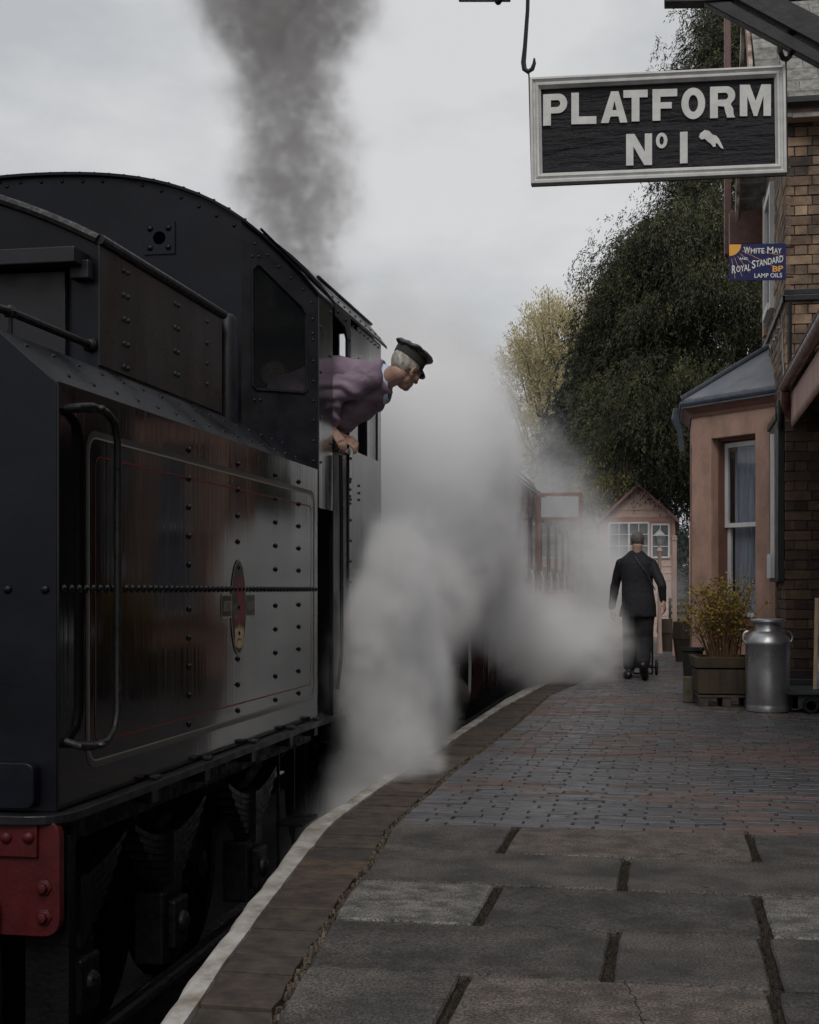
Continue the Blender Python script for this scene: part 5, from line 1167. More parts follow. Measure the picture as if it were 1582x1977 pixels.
def make_hand(mb, wrist, d, palm_n, side, curl=.5, spread=.02, s=1.0, twist=None):
    """palm with four jointed fingers and a thumb; d: pointing direction, palm_n: way the palm faces, side: +1 / -1 thumb side"""
    d = Vector(d).normalized(); pn = Vector(palm_n); pn = (pn-d*pn.dot(d)).normalized(); w_ = d.cross(pn)*side; wr = Vector(wrist)
    def q(a, b_, c): return wr+d*a*s+w_*b_*s+pn*c*s
    loft(mb, [(q(-.03,0,0), w_*.026*s, pn*.020*s),(q(.0,0,0), w_*.028*s, pn*.018*s),(q(.03,.002,0), w_*.038*s, pn*.016*s),(q(.07,0,0), w_*.043*s, pn*.014*s),(q(.092,0,.002), w_*.040*s, pn*.012*s)], 16)
    for i, (off, ln, r_) in enumerate(((.031,.068,.0092),(.0105,.077,.0095),(-.0105,.072,.009),(-.031,.056,.008))):
        cu = curl*(1+.12*i); p = q(.085,off,.002); dirn = (d+w_*(off*spread*20)).normalized(); pts = [p-dirn*.012*s]; ang = 0
        pts.append(p)
        for seg, fr in ((.45,.55),(.30,.9),(.25,.7)):
            ang += cu*fr; v = (dirn*math.cos(ang)+pn*math.sin(ang)); p = p+v*ln*seg*s; pts.append(p)
        caps(mb, pts, [r_*s,r_*1.02*s,r_*.96*s,r_*.9*s,r_*.78*s], 10)
    p = q(.018,.026,.006); v1 = (d*.62+w_*.72+pn*.35).normalized(); v2 = (d*.9+w_*.3+pn*.35).normalized()
    caps(mb, [p, p+v1*.035*s, p+v1*.035*s+v2*.03*s, p+v1*.035*s+v2*.055*s], [.014*s,.0125*s,.0105*s,.0085*s], 10)
# ---- driver leaning out of the cab
dr = empty('person', (-2.3,8.15,-.4), 'person in mauve work jacket and shiny black cap leaning out of the engine cab', 'person')
D = lambda u, v, Y=8.15: py(u, v, Y)
hc = D(783,712,8.12)
fwd = Vector((.50,.78,-.38)); up = Vector((.42,.10,.88)); TH = Matrix.Translation(hc)@frame_from(fwd, up).to_4x4()@Matrix.Scale(1.02,4)
neck = D(738,738,8.16)
b = MB(); make_head(b, TH, D(722,748,8.18), .060)
wR = D(641,829,7.93); make_hand(b, wR, (.50,-.06,-.62), (-.30,.35,-.6), 1, .55, .02, .98)
wL = D(658,842,8.10); make_hand(b, wL, (.72,-.10,-.36), (.1,.45,-.8), -1, .75, .03, 1.0)
caps(b, [wR+Vector((0,.0,.10)), wR], [.03,.026], 12); caps(b, [wL+Vector((-.10,.05,.05)), wL], [.032,.027], 12)
fuse(b, 'body', M_skin, dr, .0042, 4)
b = MB()
for s_ in (1,-1):
    s2 = MB(); s2.T = TH; ellipsoid(s2, (.083,.031*s_,.008), (.011,.013,.010), n=12, m=8); s2.build('eye', M_white, dr, smooth=True)
hair_cap('hair', TH, M_hairg, dr, lambda p: p.x < .035 and p.z > -.055-.5*p.x*0 and not (p.x > -.03 and p.z < -.005 and abs(p.y) > .03) and p.z < .07, .003, .004)
# jacket: trunk seen from the side, hanging open below, with the near sleeve bent
b = MB(); ydep = Vector((0,1,0))
def sec(u, v, ax_u, ax_v, half, dy, Y=8.17):     # centre pixel, half height vector in pixels -> metres
    c = D(u, v, Y); m_px = (c.x*-SI+Y*CO)/F; a = Vector((ax_u*CO*m_px, ax_u*SI*m_px, -ax_v*m_px)); return (c, a, ydep*dy)
loft(b, [sec(520,800,-10,70,0,.17),sec(560,790,-10,72,0,.18),sec(600,778,-6,76,0,.19),sec(640,768,4,80,0,.20),sec(672,756,12,70,0,.205),sec(700,745,22,54,0,.205,8.16),sec(722,737,22,42,0,.18,8.16),sec(738,733,18,32,0,.12,8.15),sec(745,733,15,26,0,.08,8.15)], 36)
shR, elR = D(712,728,7.98), D(643,752,7.86)
caps(b, [shR, shR.lerp(elR,.5)+Vector((0,0,-.015)), elR], [.088,.083,.068], 20)
caps(b, [elR, elR.lerp(wR+Vector((0,0,.03)),.5)+Vector((-.01,0,0)), wR+Vector((-.002,0,.035))], [.066,.056,.042], 20)
shL, elL = D(700,745,8.33), D(650,800,8.42)
caps(b, [shL, elL, wL+Vector((-.05,.03,.03))], [.08,.06,.045], 18)
def folds(p):
    q = p-elR; w1 = math.exp(-(q.length/.16)**2)*.009*math.sin(q.z*95+p.x*30+mnoise.noise(p*9)*4)
    f1 = .008*mnoise.noise(Vector((p.x*4+p.z*8, p.y*3, p.z*4-p.x*7)))+.0035*mnoise.noise(Vector((p.x*16+p.z*22, p.y*9, p.z*11)))
    f2 = .006*math.sin((p.z*1.0+p.x*.9)*44+mnoise.noise(p*5)*5)*max(0, min(1, (2.42-p.z)/.2))
    r_ = p-shR; f3 = .003*math.exp(-(r_.length/.2)**2)*math.sin(math.atan2(r_.z, r_.x)*5+r_.length*30)
    return f1+w1+f2+f3
fuse(b, 'jacket', M_cardi, dr, .007, 5, folds)
# collars
def collar(name, m, pairs, th=.006):
    b = MB(); n = len(pairs); vs = []
    for a, c in pairs: vs += [a, c]
    b.add(vs, [(2*i,2*i+1,2*i+3,2*i+2) for i in range(n-1)]); o = b.build(name, m, dr, smooth=True, auto=70); sf = o.modifiers.new('s','SOLIDIFY'); sf.thickness = th; sf.offset = 0; return o
def ringp(u, v, ru, rv, dy, a, Y=8.15): 
    c = D(u, v, Y); m_px = (c.x*-SI+Y*CO)/F; t = R(a); e1 = Vector((ru*CO*m_px, ru*SI*m_px, -rv*m_px)); return c+e1*math.cos(t)+ydep*dy*math.sin(t)
collar('shirt', M_shirt, [(ringp(754,741,-3,31,.074,a), ringp(738,741,0,40,.088,a)) for a in range(-175,176,10)])
collar('jacket_collar', M_cardi, [(ringp(740,738,-2,40,.094,a), ringp(729,741,2,50,.112,a)) for a in range(-175,176,10)], .012)
# cap
def capm(mb, prof, cx=-.0, cz=.0, ex=1.12, tilt=0, wob=0):
    n = 44; vs = []
    for r_, z_, sx in prof:
        for k in range(n):
            a = 2*math.pi*k/n; w_ = 1+wob*mnoise.noise(Vector((math.cos(a)*1.6, math.sin(a)*1.6, z_*16+r_*9)))
            vs.append(TH@Vector((cx+sx+r_*ex*math.cos(a)*w_, r_*math.sin(a)*w_, cz+z_+tilt*math.cos(a)*r_+(wob*.10*mnoise.noise(Vector((r_*26,math.cos(a)*3,math.sin(a)*3))) if wob else 0))))
    m_ = len(prof); mb.add(vs, [(i*n+k, i*n+(k+1)%n, (i+1)*n+(k+1)%n, (i+1)*n+k) for i in range(m_-1) for k in range(n)]+[tuple(range((m_-1)*n,m_*n))])
b = MB(); capm(b, [(.084,.052,-.004),(.091,.052,-.004),(.092,.085,-.004),(.090,.110,-.002),(.08,.112,0)], -.006, 0, 1.14, -.10); hat = b.build('cap_band', M_felt, dr, smooth=True)
b = MB(); capm(b, [(.089,.096,0),(.104,.103,0),(.112,.112,.002),(.110,.121,.004),(.100,.129,.006),(.066,.132,.006),(.03,.129,.004),(.005,.128,.003)], -.004, 0, 1.13, -.10, .16); b.build('cap_crown', M_leather, dr, smooth=True, auto=60)
b = MB(); n = 20; vs = []
for k in range(n+1):
    a = R(-62+124*k/n); r0, r1 = .088, .088+.045*math.cos(R((-62+124*k/n)*1.35))
    vs += [TH@Vector((-.01+r0*1.14*math.cos(a), r0*math.sin(a), .045)), TH@Vector((-.01+r1*1.14*math.cos(a), r1*.98*math.sin(a), .045-(r1-r0)*.75))]
b.add(vs, [(2*i,2*i+1,2*i+3,2*i+2) for i in range(n)]); o = b.build('cap_peak', M_leather, dr, smooth=True); sf = o.modifiers.new('s','SOLIDIFY'); sf.thickness = .005
# trousers and boots inside the cab
b = MB(); hip = Vector((-2.68,8.2,1.42)); 
for dy in (-.1,.12): caps(b, [hip+Vector((0,dy,.1)), Vector((-2.6,8.2+dy,.9)), Vector((-2.72,8.2+dy,.46))], [.13,.09,.07], 14)
ellipsoid(b, hip+Vector((0.05,0,.12)), (.16,.19,.17)); caps(b, [hip+Vector((0,0,.1)), D(560,795,8.17)+Vector((-.1,0,0))], [.17,.17], 20)
fuse(b, 'trousers', M_suit, dr, .014, 4)
for dy in (-.1,.12): b = MB(); caps(b, [Vector((-2.76,8.2+dy,.425)), Vector((-2.55,8.22+dy,.415))], [.05,.042], 12); fuse(b, 'boot', M_shoe, dr, .01, 2)

# ---- man in a dark suit walking away
YM = 17.0; wk = empty('person', (-.38,YM,0), 'person in dark suit walking away down the platform, thin strap across the back', 'person')
W = lambda u, v, Y=YM: py(u, v, Y)
hc = W(1231,1047); TW = Matrix.Translation(hc)@frame_from((-.10,1,-.10), (0,.06,1)).to_4x4()@Matrix.Scale(.98,4)
b = MB(); make_head(b, TW, W(1229,1076), .06)
wr, wl = W(1282,1163,16.86), W(1182,1176,17.12)
make_hand(b, wr, (.15,-.05,-1), (-.9,.3,-.1), -1, .5, .02, 1.0); make_hand(b, wl, (-.05,.1,-1), (.9,.2,0), 1, .5, .02, 1.0)
fuse(b, 'body', M_skin, wk, .006, 3)
hair_cap('hair', TW, M_haird, wk, lambda p: p.z > -.035 and not (p.x > .035 and p.z < .07) and not (p.x > -.015 and p.z < .02 and abs(p.y) > .05), .006, .003)
b = MB(); c = W(1229,1066); b.lathe([(.062,0),(.066,.02),(.064,.032),(.058,.034)], (c.x,YM,c.z-.02), 24); b.build('shirt_collar', M_white, wk, smooth=True)
b = MB(); X_, Y_ = Vector((1,0,0)), Vector((0,1,0))
def ws_(u, v, hw, hd, dy=0): return (W(u,v,YM+dy), X_*hw, Y_*hd)
loft(b, [ws_(1232,1191,.222,.15),ws_(1232,1184,.222,.155),ws_(1234,1165,.205,.15),ws_(1232,1145,.19,.135),ws_(1231,1125,.185,.125),ws_(1230,1100,.205,.13),ws_(1230,1087,.212,.125),ws_(1229,1078,.185,.105),ws_(1229,1070,.12,.08),ws_(1229,1063,.07,.065)], 36)
for (a_, e_, w_) in ((W(1259,1088),W(1279,1131,16.82),wr+Vector((-.01,.01,.03))), (W(1199,1088),W(1188,1131,17.15),wl+Vector((0,0,.03)))):
    caps(b, [a_, a_.lerp(e_,.5), e_], [.062,.060,.054], 18); caps(b, [e_, e_.lerp(w_,.5), w_], [.056,.049,.042], 18)
fuse(b, 'suit_jacket', M_suit, wk, .009, 4, lambda p: .006*mnoise.noise(Vector((p.x*9,p.y*9,p.z*5)))+.003*mnoise.noise(p*22))
b = MB(); hL, hR = W(1220,1180), W(1247,1180)
kL, aL = W(1217,1236,17.16), W(1216,1289,17.12); kR, aR = W(1245,1240,17.02), W(1242,1284,16.62)
for h_, k_, a_ in ((hL,kL,aL),(hR,kR,aR)): caps(b, [h_+Vector((0,0,.05)), h_, k_, a_.lerp(k_,.10)], [.125,.115,.09,.082], 18)
fuse(b, 'trousers', M_suit, wk, .009, 4, lambda p: .006*mnoise.noise(Vector((p.x*7,p.y*7,p.z*12))))
b = MB(); 
caps(b, [Vector((aL.x-.01,17.06,.05)), Vector((aL.x-.03,17.2,.045)), Vector((aL.x-.04,17.33,.035))], [.052,.052,.04], 14); caps(b, [Vector((aL.x,17.1,.14)),Vector((aL.x,17.09,.05))], [.045,.04], 12)
fuse(b, 'shoe', M_shoe, wk, .007, 2); b = MB()
tz = Vector((aR.x+.02,16.80,.04)); hz = Vector((aR.x-.0,16.62,.19)); caps(b, [hz, hz.lerp(tz,.55), tz], [.05,.056,.045], 14); caps(b, [aR, hz], [.045,.042], 12)
fuse(b, 'shoe', M_shoe, wk, .007, 2)
b = MB(); sp_ = [W(1222,1068,YM-.03),W(1227,1076,YM-.125),W(1238,1092,YM-.145),W(1252,1112,YM-.145),W(1266,1140,YM-.13)]; b.tube(sp_, .006, 6); b.build('bag_strap', M_leather, wk, smooth=True)
# two-wheeled hand cart beside him
hc_ = empty('hand_cart', (-.08,17.9,0), 'small two-wheeled hand cart standing ahead of the walking man', 'hand cart')
YK = 17.9; cw = py(1268,1284,YK)
for dx in (0,-.34):
    b = MB(); b.lathe([(.062,-.02),(.085,-.02),(.098,-.01),(.098,.01),(.085,.02),(.062,.02),(.062,-.02)], (cw.x+dx,YK,.098), 24, 'x'); b.lathe([(.02,-.025),(.02,.025)], (cw.x+dx,YK,.098), 10, 'x')
    for k in range(5): a = k*1.257; b.tube([(cw.x+dx,YK,.098),(cw.x+dx,YK+.07*math.cos(a),.098+.07*math.sin(a))], .006, 5)
    b.build('wheel', M_rubber, hc_, smooth=True)
b = MB(); b.tube([(cw.x,YK,.098),(cw.x-.34,YK,.098)], .012, 6)
for dx in (-.05,-.29): b.tube([(cw.x+dx,YK-.05,.02),(cw.x+dx,YK,.12),(cw.x+dx-.0,YK+.02,.45),(cw.x+dx,YK+.05,.8)], .013, 8)
b.tube([(cw.x-.05,YK+.05,.8),(cw.x-.17,YK+.02,.86),(cw.x-.29,YK+.05,.8)], .013, 8)
for z in (.12,.45): b.tube([(cw.x-.05,YK+.02,z),(cw.x-.29,YK+.02,z)], .010, 6)
b.tube([(cw.x-.05,YK-.05,.02),(cw.x-.17,YK-.14,.02),(cw.x-.29,YK-.05,.02)], .010, 6); b.build('frame', M_iron, hc_, smooth=True)
b = MB(); b.prism(rounded([(cw.x-.27,.14),(cw.x-.07,.14),(cw.x-.08,.66),(cw.x-.26,.66)], .04), 'y', YK-.12, YK); b.build('bag', M_suit, hc_, bevel=.02)
# ================================================================== TREES
M_cyp = mat('cypress_foliage', (.030,.038,.014), .75, island=[(.016,.022,.010),(.03,.036,.012),(.05,.048,.016),(.022,.032,.014),(.068,.062,.018),(.026,.03,.012)])
M_spr = mat('dark_conifer_foliage', (.02,.03,.024), .8, island=[(.018,.028,.024),(.028,.038,.032),(.022,.034,.026)])
M_pale = mat('pale_spring_foliage', (.20,.17,.08), .8, island=[(.50,.44,.26),(.60,.53,.34),(.42,.37,.21),(.54,.46,.26)])
M_yel = mat('yellow_green_foliage', (.14,.13,.02), .8, island=[(.12,.12,.02),(.18,.16,.03),(.07,.08,.02)])
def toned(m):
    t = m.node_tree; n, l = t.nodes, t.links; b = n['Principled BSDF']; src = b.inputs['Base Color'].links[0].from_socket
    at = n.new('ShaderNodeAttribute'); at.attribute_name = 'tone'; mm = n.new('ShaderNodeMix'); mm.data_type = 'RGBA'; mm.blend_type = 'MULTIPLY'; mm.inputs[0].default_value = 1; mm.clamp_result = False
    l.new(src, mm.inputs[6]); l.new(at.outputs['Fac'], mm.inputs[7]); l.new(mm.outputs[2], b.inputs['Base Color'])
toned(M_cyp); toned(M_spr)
M_bark = mat('bark', (.07,.05,.04), .9, var=.3, vscale=10, bump=.6)
def quads(V, name, m, parent, tone=None):             # V: (n,4,3) array of small faces
    n = len(V); me = bpy.data.meshes.new(name); me.vertices.add(n*4); me.vertices.foreach_set('co', V.reshape(-1).astype('f'))
    me.loops.add(n*4); me.loops.foreach_set('vertex_index', np.arange(n*4, dtype='i')); me.polygons.add(n); me.polygons.foreach_set('loop_start', np.arange(0,n*4,4,dtype='i')); me.polygons.foreach_set('loop_total', np.full(n,4,'i'))
    me.update()
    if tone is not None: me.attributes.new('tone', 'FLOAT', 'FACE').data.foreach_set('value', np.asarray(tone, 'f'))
    return link_mesh(name, me, m, parent)
def sprays(P, D_, n_per, length, wid, droop, jit):
    """P (k,3) spray roots, D_ (k,3) directions: each gives n_per small leaf faces strung along a drooping line"""
    k = len(P); t = rng.random((k, n_per, 1)); L_ = length*(.6+.8*rng.random((k,1,1)))
    pos = P[:,None,:]+D_[:,None,:]*t*L_; pos[...,2] -= (droop*(t**2)*L_)[...,0]; pos += rng.normal(0, jit, pos.shape)
    tan = D_[:,None,:]+np.zeros((k,n_per,3)); tan[...,2] -= (2*droop*t)[...,0]; tan += rng.normal(0,.35,tan.shape); tan /= np.linalg.norm(tan,axis=-1,keepdims=True)
    rnd = rng.normal(size=pos.shape); side = np.cross(tan, rnd); side /= np.linalg.norm(side,axis=-1,keepdims=True)
    s = wid*(.5+rng.random((k,n_per,1))); l = s*3.2
    q = np.stack([pos-side*s*.5, pos+tan*l*.5-side*s*.35, pos+tan*l+side*s*.1, pos+tan*l*.4+side*s*.5], axis=2)
    return q.reshape(-1,4,3)
def trunk(name, base, h, r, parent, lean=(0,0), limbs=(), m=None):
    b = MB(); b.tube([Vector(base)+Vector((lean[0]*t,lean[1]*t,h*t)) for t in (0,.1,.3,.6,1)], [r*1.25,r,r*.85,r*.55,r*.12], 10)
    for (t, d, l) in limbs:
        p = Vector(base)+Vector((lean[0]*t,lean[1]*t,h*t)); d = Vector(d).normalized(); b.tube([p,p+d*l*.5+Vector((0,0,.0)),p+d*l], [r*.3,r*.2,r*.05], 6)
    b.build(name, m or M_bark, parent)
# big weeping cypress: profile measured by height; boughs hang in separate drooping clumps
def cypress(base, prof, label, n_cl, leafw=.05, seed=1, m=None, n_per=110, sp_len=.85, group=None, name='cypress_tree', n_sp=9, cs=.34, under=None):
    global rng; rng = np.random.default_rng(seed); zs = [p[0] for p in prof]; rs_ = [p[1] for p in prof]
    t = empty(name, base, label, 'tree', group); zc = rng.uniform(zs[0], zs[-1], n_cl*5); rr = np.interp(zc, zs, rs_); keep = rng.random(len(zc)) < (rr/max(rs_))+.10; zc = zc[keep][:n_cl]; k = len(zc); rr = np.interp(zc, zs, rs_)
    a = rng.uniform(0, 2*np.pi, k); big = np.array([mnoise.noise(Vector((math.cos(x)*2.6, math.sin(x)*2.6, z*1.15+seed))) for x, z in zip(a, zc)])
    fr = np.clip(.84+.52*big+rng.normal(0,.045,k), .45, 1.14)
    Cc = np.stack([base[0]+rr*fr*np.cos(a), base[1]+rr*fr*np.sin(a), zc], 1); out_ = np.stack([np.cos(a), np.sin(a), np.zeros(k)], 1)
    sc_ = (.6+.8*rng.random((k,1,1)))*cs
    off = rng.normal(size=(k,n_sp,3))*np.array([.75,.75,.5])*sc_; P = (Cc[:,None,:]+off).reshape(-1,3)
    D_ = out_[:,None,:]*.45+rng.normal(size=(k,n_sp,3))*.35+np.array([0,0,.05]); D_ = D_.reshape(-1,3)
    V = sprays(P, D_, n_per, sp_len, leafw, .95, .025*cs/.34); tn = np.repeat((np.clip(.55+1.5*(fr-.75)+rng.normal(0,.28,k), .25, 2.1)[:,None]*(1.05+.55*np.clip(off[...,2]/(sc_[...,0]*.9),-1,1))).ravel(), n_per)  # tops lighter as new growth; shade under and between boughs painted into tone
    ki = k//2; P2 = np.stack([base[0]+rr[:ki]*.5*np.cos(a[:ki]+.3), base[1]+rr[:ki]*.5*np.sin(a[:ki]+.3), zc[:ki]], 1); P2 = P2[P2[:,2] > zs[0]+1.2]; V2 = sprays(P2, rng.normal(size=P2.shape)*.5, 60, sp_len*1.6, leafw*2.6, .6, .3)
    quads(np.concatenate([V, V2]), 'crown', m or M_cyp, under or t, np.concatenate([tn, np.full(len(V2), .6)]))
    if under: C.objects.unlink(t); bpy.data.objects.remove(t); return None
    trunk('trunk', base, zs[-1]*.93, max(rs_)*.085, t); return t
YT = 34.0; TB = py(1428,1200,YT); kf = YT/35.5
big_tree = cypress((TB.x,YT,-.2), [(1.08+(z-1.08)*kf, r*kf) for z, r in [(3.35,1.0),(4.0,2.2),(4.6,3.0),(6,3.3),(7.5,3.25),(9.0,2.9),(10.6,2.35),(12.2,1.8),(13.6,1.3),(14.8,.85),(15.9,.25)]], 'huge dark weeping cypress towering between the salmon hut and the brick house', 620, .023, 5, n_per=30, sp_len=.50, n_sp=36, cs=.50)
YT2 = 35.0; Q = py(1236,1200,YT2); kf = YT2/36.5
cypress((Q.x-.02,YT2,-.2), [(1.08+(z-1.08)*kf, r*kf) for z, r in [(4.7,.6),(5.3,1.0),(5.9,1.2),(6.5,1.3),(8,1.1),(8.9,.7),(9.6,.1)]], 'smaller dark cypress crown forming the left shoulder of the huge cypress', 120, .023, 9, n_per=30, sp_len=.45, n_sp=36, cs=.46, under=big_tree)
Q = py(1290,1200,31.7)
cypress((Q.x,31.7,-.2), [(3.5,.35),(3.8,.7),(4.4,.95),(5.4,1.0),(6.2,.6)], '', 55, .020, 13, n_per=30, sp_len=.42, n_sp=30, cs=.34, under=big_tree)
for (u, Y, ht, rad, lab, sd) in ((1140,52,10.6,1.7,'blue-green conifer just left of the huge cypress',21),(1098,56,8.2,1.5,'lower blue-green conifer at the foot of the pale spring tree',22),(1190,60,11.0,3.0,'dark conifer mostly hidden behind the cypress',23)):
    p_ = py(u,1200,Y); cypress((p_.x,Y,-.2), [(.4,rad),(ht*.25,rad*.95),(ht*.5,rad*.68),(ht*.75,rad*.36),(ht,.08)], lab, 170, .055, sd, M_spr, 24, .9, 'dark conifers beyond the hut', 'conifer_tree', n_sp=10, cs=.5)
def broad(base, blobs, label, m, n_cl, leafw, n_per, ln, seed, droop=.1, up=.6):
    global rng; rng = np.random.default_rng(seed); t = empty('broadleaf_tree', base, label, 'tree')
    Ps, Ds = [], []
    for c_, r_ in blobs:
        k = int(n_cl*r_[0]*r_[2]/sum(q[0]*q[2] for _, q in blobs)); v = rng.normal(size=(k,3)); v /= np.linalg.norm(v,axis=1,keepdims=True); f = .45+.55*rng.random((k,1))**.5
        Ps.append(np.array(c_)+v*f*np.array(r_)); Ds.append(v*.6+np.array([0,0,up]))
    P = np.concatenate(Ps); D_ = np.concatenate(Ds); quads(sprays(P, D_, n_per, ln, leafw, droop, .09), 'crown', m, t)
    b = MB(); z0 = min(c_[2] for c_, _ in blobs)*.5; tb = Vector(base); 
    b.tube([tb, tb+Vector((0,0,z0))], [.34,.26], 8)
    rr_ = random.Random(seed)
    for i in rr_.sample(range(len(P)), min(90, len(P))):
        s_ = tb+Vector((0,0,z0*rr_.uniform(.7,1))); e_ = Vector(P[i]); mid = s_.lerp(e_,.5)+Vector((0,0,.3)); b.tube([s_,mid,e_,e_+Vector(D_[i])*.8], [.10,.05,.022,.006], 5)
    b.build('trunk', M_bark, t); return t
p_ = py(1090,1200,60)
f_ = lambda u, v, Y=60: tuple(py(u, v, Y))
broad((p_.x,60,-.2), [(f_(1125,660),(1.7,1.7,1.6)),(f_(1065,690),(1.5,1.5,2.0)),(f_(1025,750),(1.3,1.3,1.6)),(f_(1100,760),(1.6,1.6,1.8)),(f_(1075,860),(1.9,1.9,1.6)),(f_(1035,930),(2.0,1.8,1.3))], 'pale cream-green spring tree rising out of the steam', M_pale, 2300, .036, 44, .75, 31, .05, .7)
p_ = py(1165,1200,46); f_ = lambda u, v, Y=46: tuple(py(u, v, Y))
broad((p_.x,46,-.2), [(f_(1175,905),(.7,.7,.5)),(f_(1185,950),(.6,.6,.7)),(f_(1150,1000),(1.2,1,1.2))], 'yellow-green bush between the dark conifers and the hut roof', M_yel, 170, .045, 40, .5, 41, .4, .1)
# hedge line closing the far end
b_ = np.random.default_rng(51); rng = b_
k = 900; P = np.stack([rng.uniform(-9,9,k), rng.uniform(62,66,k), rng.uniform(0,3.4,k)],1); D_ = rng.normal(size=(k,3))*.5; D_[:,2] = abs(D_[:,2])
V = sprays(P, D_, 50, 1.0, .10, .3, .2); hd = quads(V, 'hedge', M_spr, None, np.ones(len(V))); tag(hd, 'dark hedge and undergrowth closing the far end of the line', 'hedge')

# ================================================================== STEAM AND SMOKE (volumes baked from a density field)
def plume(name, lo, hi, res, blobs, noise_s, noise_d, thr, col, dens, aniso, label, cat, stretch=(1,1,1), dist=.0, soft=.22, absorb=None, tex=(.3,1.5)):
    ng = bpy.data.node_groups.new(name+'_field', 'GeometryNodeTree'); ng.interface.new_socket('Geometry', in_out='OUTPUT', socket_type='NodeSocketGeometry')
    n, l = ng.nodes, ng.links; go = n.new('NodeGroupOutput'); vc = n.new('GeometryNodeVolumeCube'); pos = n.new('GeometryNodeInputPosition')
    vc.inputs['Min'].default_value = lo; vc.inputs['Max'].default_value = hi
    for i, a in enumerate(('Resolution X','Resolution Y','Resolution Z')): vc.inputs[a].default_value = max(8, int((hi[i]-lo[i])/res))
    def math_(op, a, b_=None, clamp=False):
        m = n.new('ShaderNodeMath'); m.operation = op; m.use_clamp = clamp
        for i, x in enumerate((a, b_)):
            if x is None: continue
            if isinstance(x, (int, float)): m.inputs[i].default_value = x
            else: l.new(x, m.inputs[i])
        return m.outputs[0]
    def vm(op, a, b_):
        m = n.new('ShaderNodeVectorMath'); m.operation = op
        for i, x in enumerate((a, b_)):
            if x is None: continue
            if isinstance(x, tuple): m.inputs[i].default_value = x
            else: l.new(x, m.inputs[i])
        return m
    # warp the lookup so edges curl
    wn = n.new('ShaderNodeTexNoise'); wn.inputs['Scale'].default_value = noise_s*.6; wn.inputs['Detail'].default_value = 3; l.new(pos.outputs[0], wn.inputs['Vector'])
    wv = vm('SUBTRACT', wn.outputs['Color'], (.5,.5,.5)); wv2 = n.new('ShaderNodeVectorMath'); wv2.operation = 'SCALE'; l.new(wv.outputs[0], wv2.inputs[0]); wv2.inputs['Scale'].default_value = dist
    pw = vm('ADD', pos.outputs[0], wv2.outputs[0]).outputs[0]
    tot = None
    for c_, r_, s_ in blobs:
        d_ = vm('SUBTRACT', pw, tuple(c_)).outputs[0]; d2 = vm('DIVIDE', d_, tuple(r_)).outputs[0]; ln = vm('LENGTH', d2, None).outputs['Value']
        f = math_('SUBTRACT', 1.0, ln, True); f = math_('MULTIPLY', f, s_); tot = f if tot is None else math_('ADD', tot, f)
    mpv = vm('MULTIPLY', pos.outputs[0], stretch).outputs[0]
    nn = n.new('ShaderNodeTexNoise'); nn.inputs['Scale'].default_value = noise_s; nn.inputs['Detail'].default_value = noise_d; nn.inputs['Roughness'].default_value = .64; nn.inputs['Distortion'].default_value = .6; l.new(mpv, nn.inputs['Vector'])
    # density = smooth(blob - threshold*noise)
    v = math_('SUBTRACT', tot, math_('MULTIPLY', math_('SUBTRACT', 1.0, nn.outputs[0]), thr)); v = math_('DIVIDE', v, soft, True); v = math_('MULTIPLY', v, v); 
    v = math_('MULTIPLY', v, math_('ADD', .35, tot))
    n2 = n.new('ShaderNodeTexNoise'); n2.inputs['Scale'].default_value = noise_s*3.4; n2.inputs['Detail'].default_value = 7; n2.inputs['Roughness'].default_value = .6; n2.inputs['Distortion'].default_value = 1.0; l.new(pw, n2.inputs['Vector'])
    v = math_('MULTIPLY', v, math_('ADD', tex[0], math_('MULTIPLY', math_('MULTIPLY', math_('SUBTRACT', n2.outputs[0], .40), 3.6, True), tex[1])))
    l.new(v, vc.inputs['Density']); sm = n.new('GeometryNodeSetMaterial'); l.new(vc.outputs['Volume'], sm.inputs['Geometry'])
    m = bpy.data.materials.new(name); m.use_nodes = True; mn, ml = m.node_tree.nodes, m.node_tree.links; mn.clear(); mo = mn.new('ShaderNodeOutputMaterial'); pv = mn.new('ShaderNodeVolumePrincipled')
    pv.inputs['Color'].default_value = (*col, 1); pv.inputs['Density'].default_value = dens; pv.inputs['Anisotropy'].default_value = aniso; pv.inputs['Density Attribute'].default_value = 'density'
    if absorb: pv.inputs['Absorption Color'].default_value = (*absorb, 1)
    ml.new(pv.outputs[0], mo.inputs['Volume']); sm.inputs['Material'].default_value = m; l.new(sm.outputs[0], go.inputs[0])
    me = bpy.data.meshes.new(name); me.from_pydata([lo, (hi[0],lo[1],lo[2]), hi], [], [(0,1,2)]); me.materials.append(m); o = bpy.data.objects.new(name, me); C.objects.link(o)
    g = o.modifiers.new('field', 'NODES'); g.node_group = ng
    return tag(o, label, cat, kind='stuff')
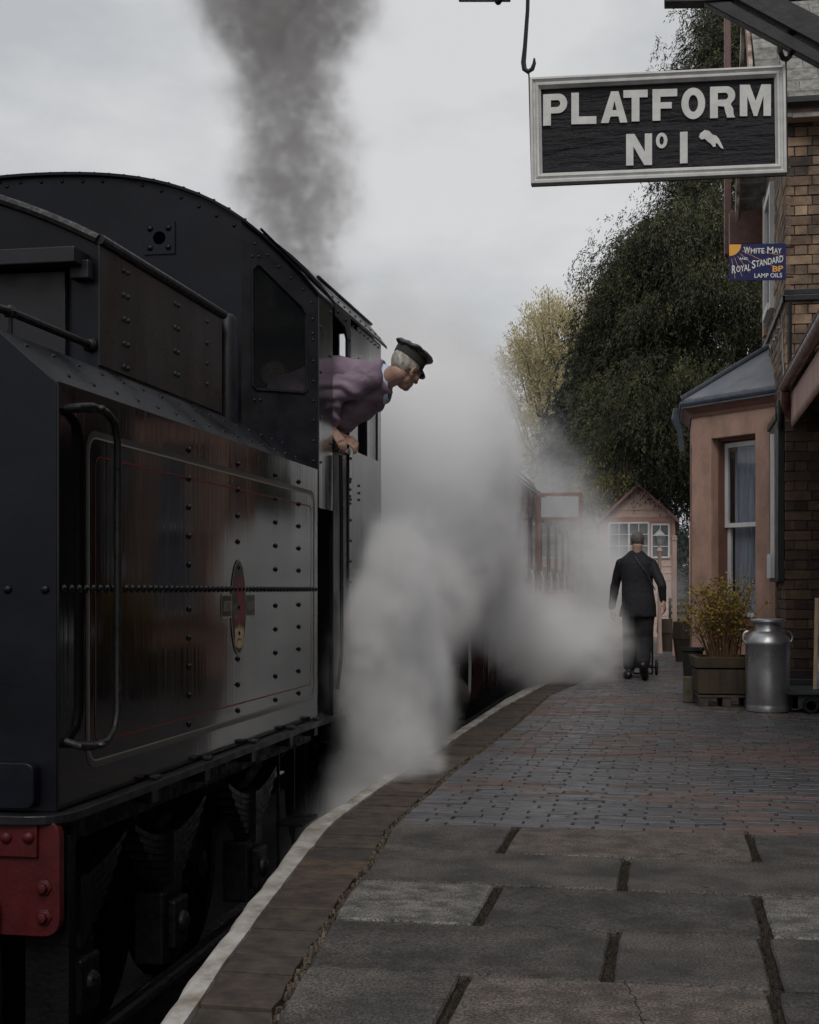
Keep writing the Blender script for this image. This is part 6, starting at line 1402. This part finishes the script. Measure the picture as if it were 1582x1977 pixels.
STEAM = [((-1.70,8.35,.0),(.45,1.25,1.6),1.8), ((-1.64,8.55,.95),(.32,1.0,.75),1.5), ((-1.82,7.3,-.45),(.5,1.3,.7),1.1), ((-1.70,8.8,.6),(.5,1.5,1.5),1.4), ((-1.88,9.5,-.1),(.5,1.6,1.2),1.8), ((-1.92,10.9,.85),(.60,1.8,1.25),1.9), ((-1.6,14.0,.9),(.6,1.5,1.0),1.15), ((-1.85,11.2,1.7),(.95,2.8,1.3),1.6), ((-1.85,12.6,1.6),(.8,2.1,1.3),1.2),
         ((-1.55,15.0,.8),(.75,1.6,1.3),.95), ((-1.3,16.3,.35),(1.0,1.6,1.1),1.7), ((-.95,18.6,.9),(1.1,2.4,1.6),1.2), ((-1.9,12.5,2.5),(1.3,3.2,1.6),.95), ((-1.4,17.5,2.3),(1.7,3.8,1.7),.82),
         ((-2.4,11.2,2.8),(1.3,3.0,1.7),.95), ((-1.45,12.6,-.65),(.5,4.5,.45),.9), ((-.70,16.1,.6),(.5,.7,1.1),.85), ((-.2,21,1.1),(1.4,2.8,1.6),.85), ((-1.8,22,2.6),(2.2,3.8,2.3),.9), ((-2.2,15.5,3.6),(1.7,4.6,1.8),.72)]
plume('steam_cloud', (-3.9,5.7,-.97), (1.4,27,5.9), .06, STEAM, 1.5, 10, 1.15, (.995,.995,1.0), 2.4, .0, 'white steam drifting low between the engine and the platform', 'steam', dist=.8, soft=.75, tex=(.22,1.7))
DRIFT = [((-4.5,36,2.2),(5.5,9,6.5),.9), ((-1.2,29.4,.8),(3.0,2.6,3.0),1.3), ((.6,26.6,.6),(1.6,2.5,2.2),.8), ((-3.5,30,4.5),(3.5,4,3.5),.5)]
plume('drifting_steam', (-11,25,-.9), (2.6,46,9.5), .25, DRIFT, .5, 6, .45, (.995,.995,1.0), .15, .0, 'thin pale veil of steam fading the hut and the far trees', 'steam', dist=1.5, soft=.8, tex=(.6,.8))
SM = [((x-.22+(z-3.3)*.04,y,z),(r[0]*(1.6+max(0,z-5)*.0),r[1]*1.2,r[2]*1.1),s) for (x,y,z),r,s in [((-3.15,12.2,3.3),(.5,.5,.9),1.5), ((-3.1,12.3,4.2),(.62,.6,1.0),1.4), ((-3.2,12.5,5.0),(.68,.7,1.0),1.4), ((-3.4,12.7,5.8),(.72,.8,1.0),1.35), ((-3.6,12.9,6.6),(.85,.9,.9),1.15), ((-3.1,13,6.9),(.9,.9,.8),1.1), ((-4.3,13,7.1),(1.1,1,.8),.7), ((-3.4,13,7.8),(1.4,1.2,1.0),1.0)]]
plume('smoke_plume', (-6.6,10.8,2.8), (-.6,14.6,8.6), .045, SM, 2.0, 9, .9, (.52,.50,.50), 1.45, .1, 'dark grey smoke rising from the engine chimney', 'smoke', dist=.8, soft=.75, tex=(.12,2.0))
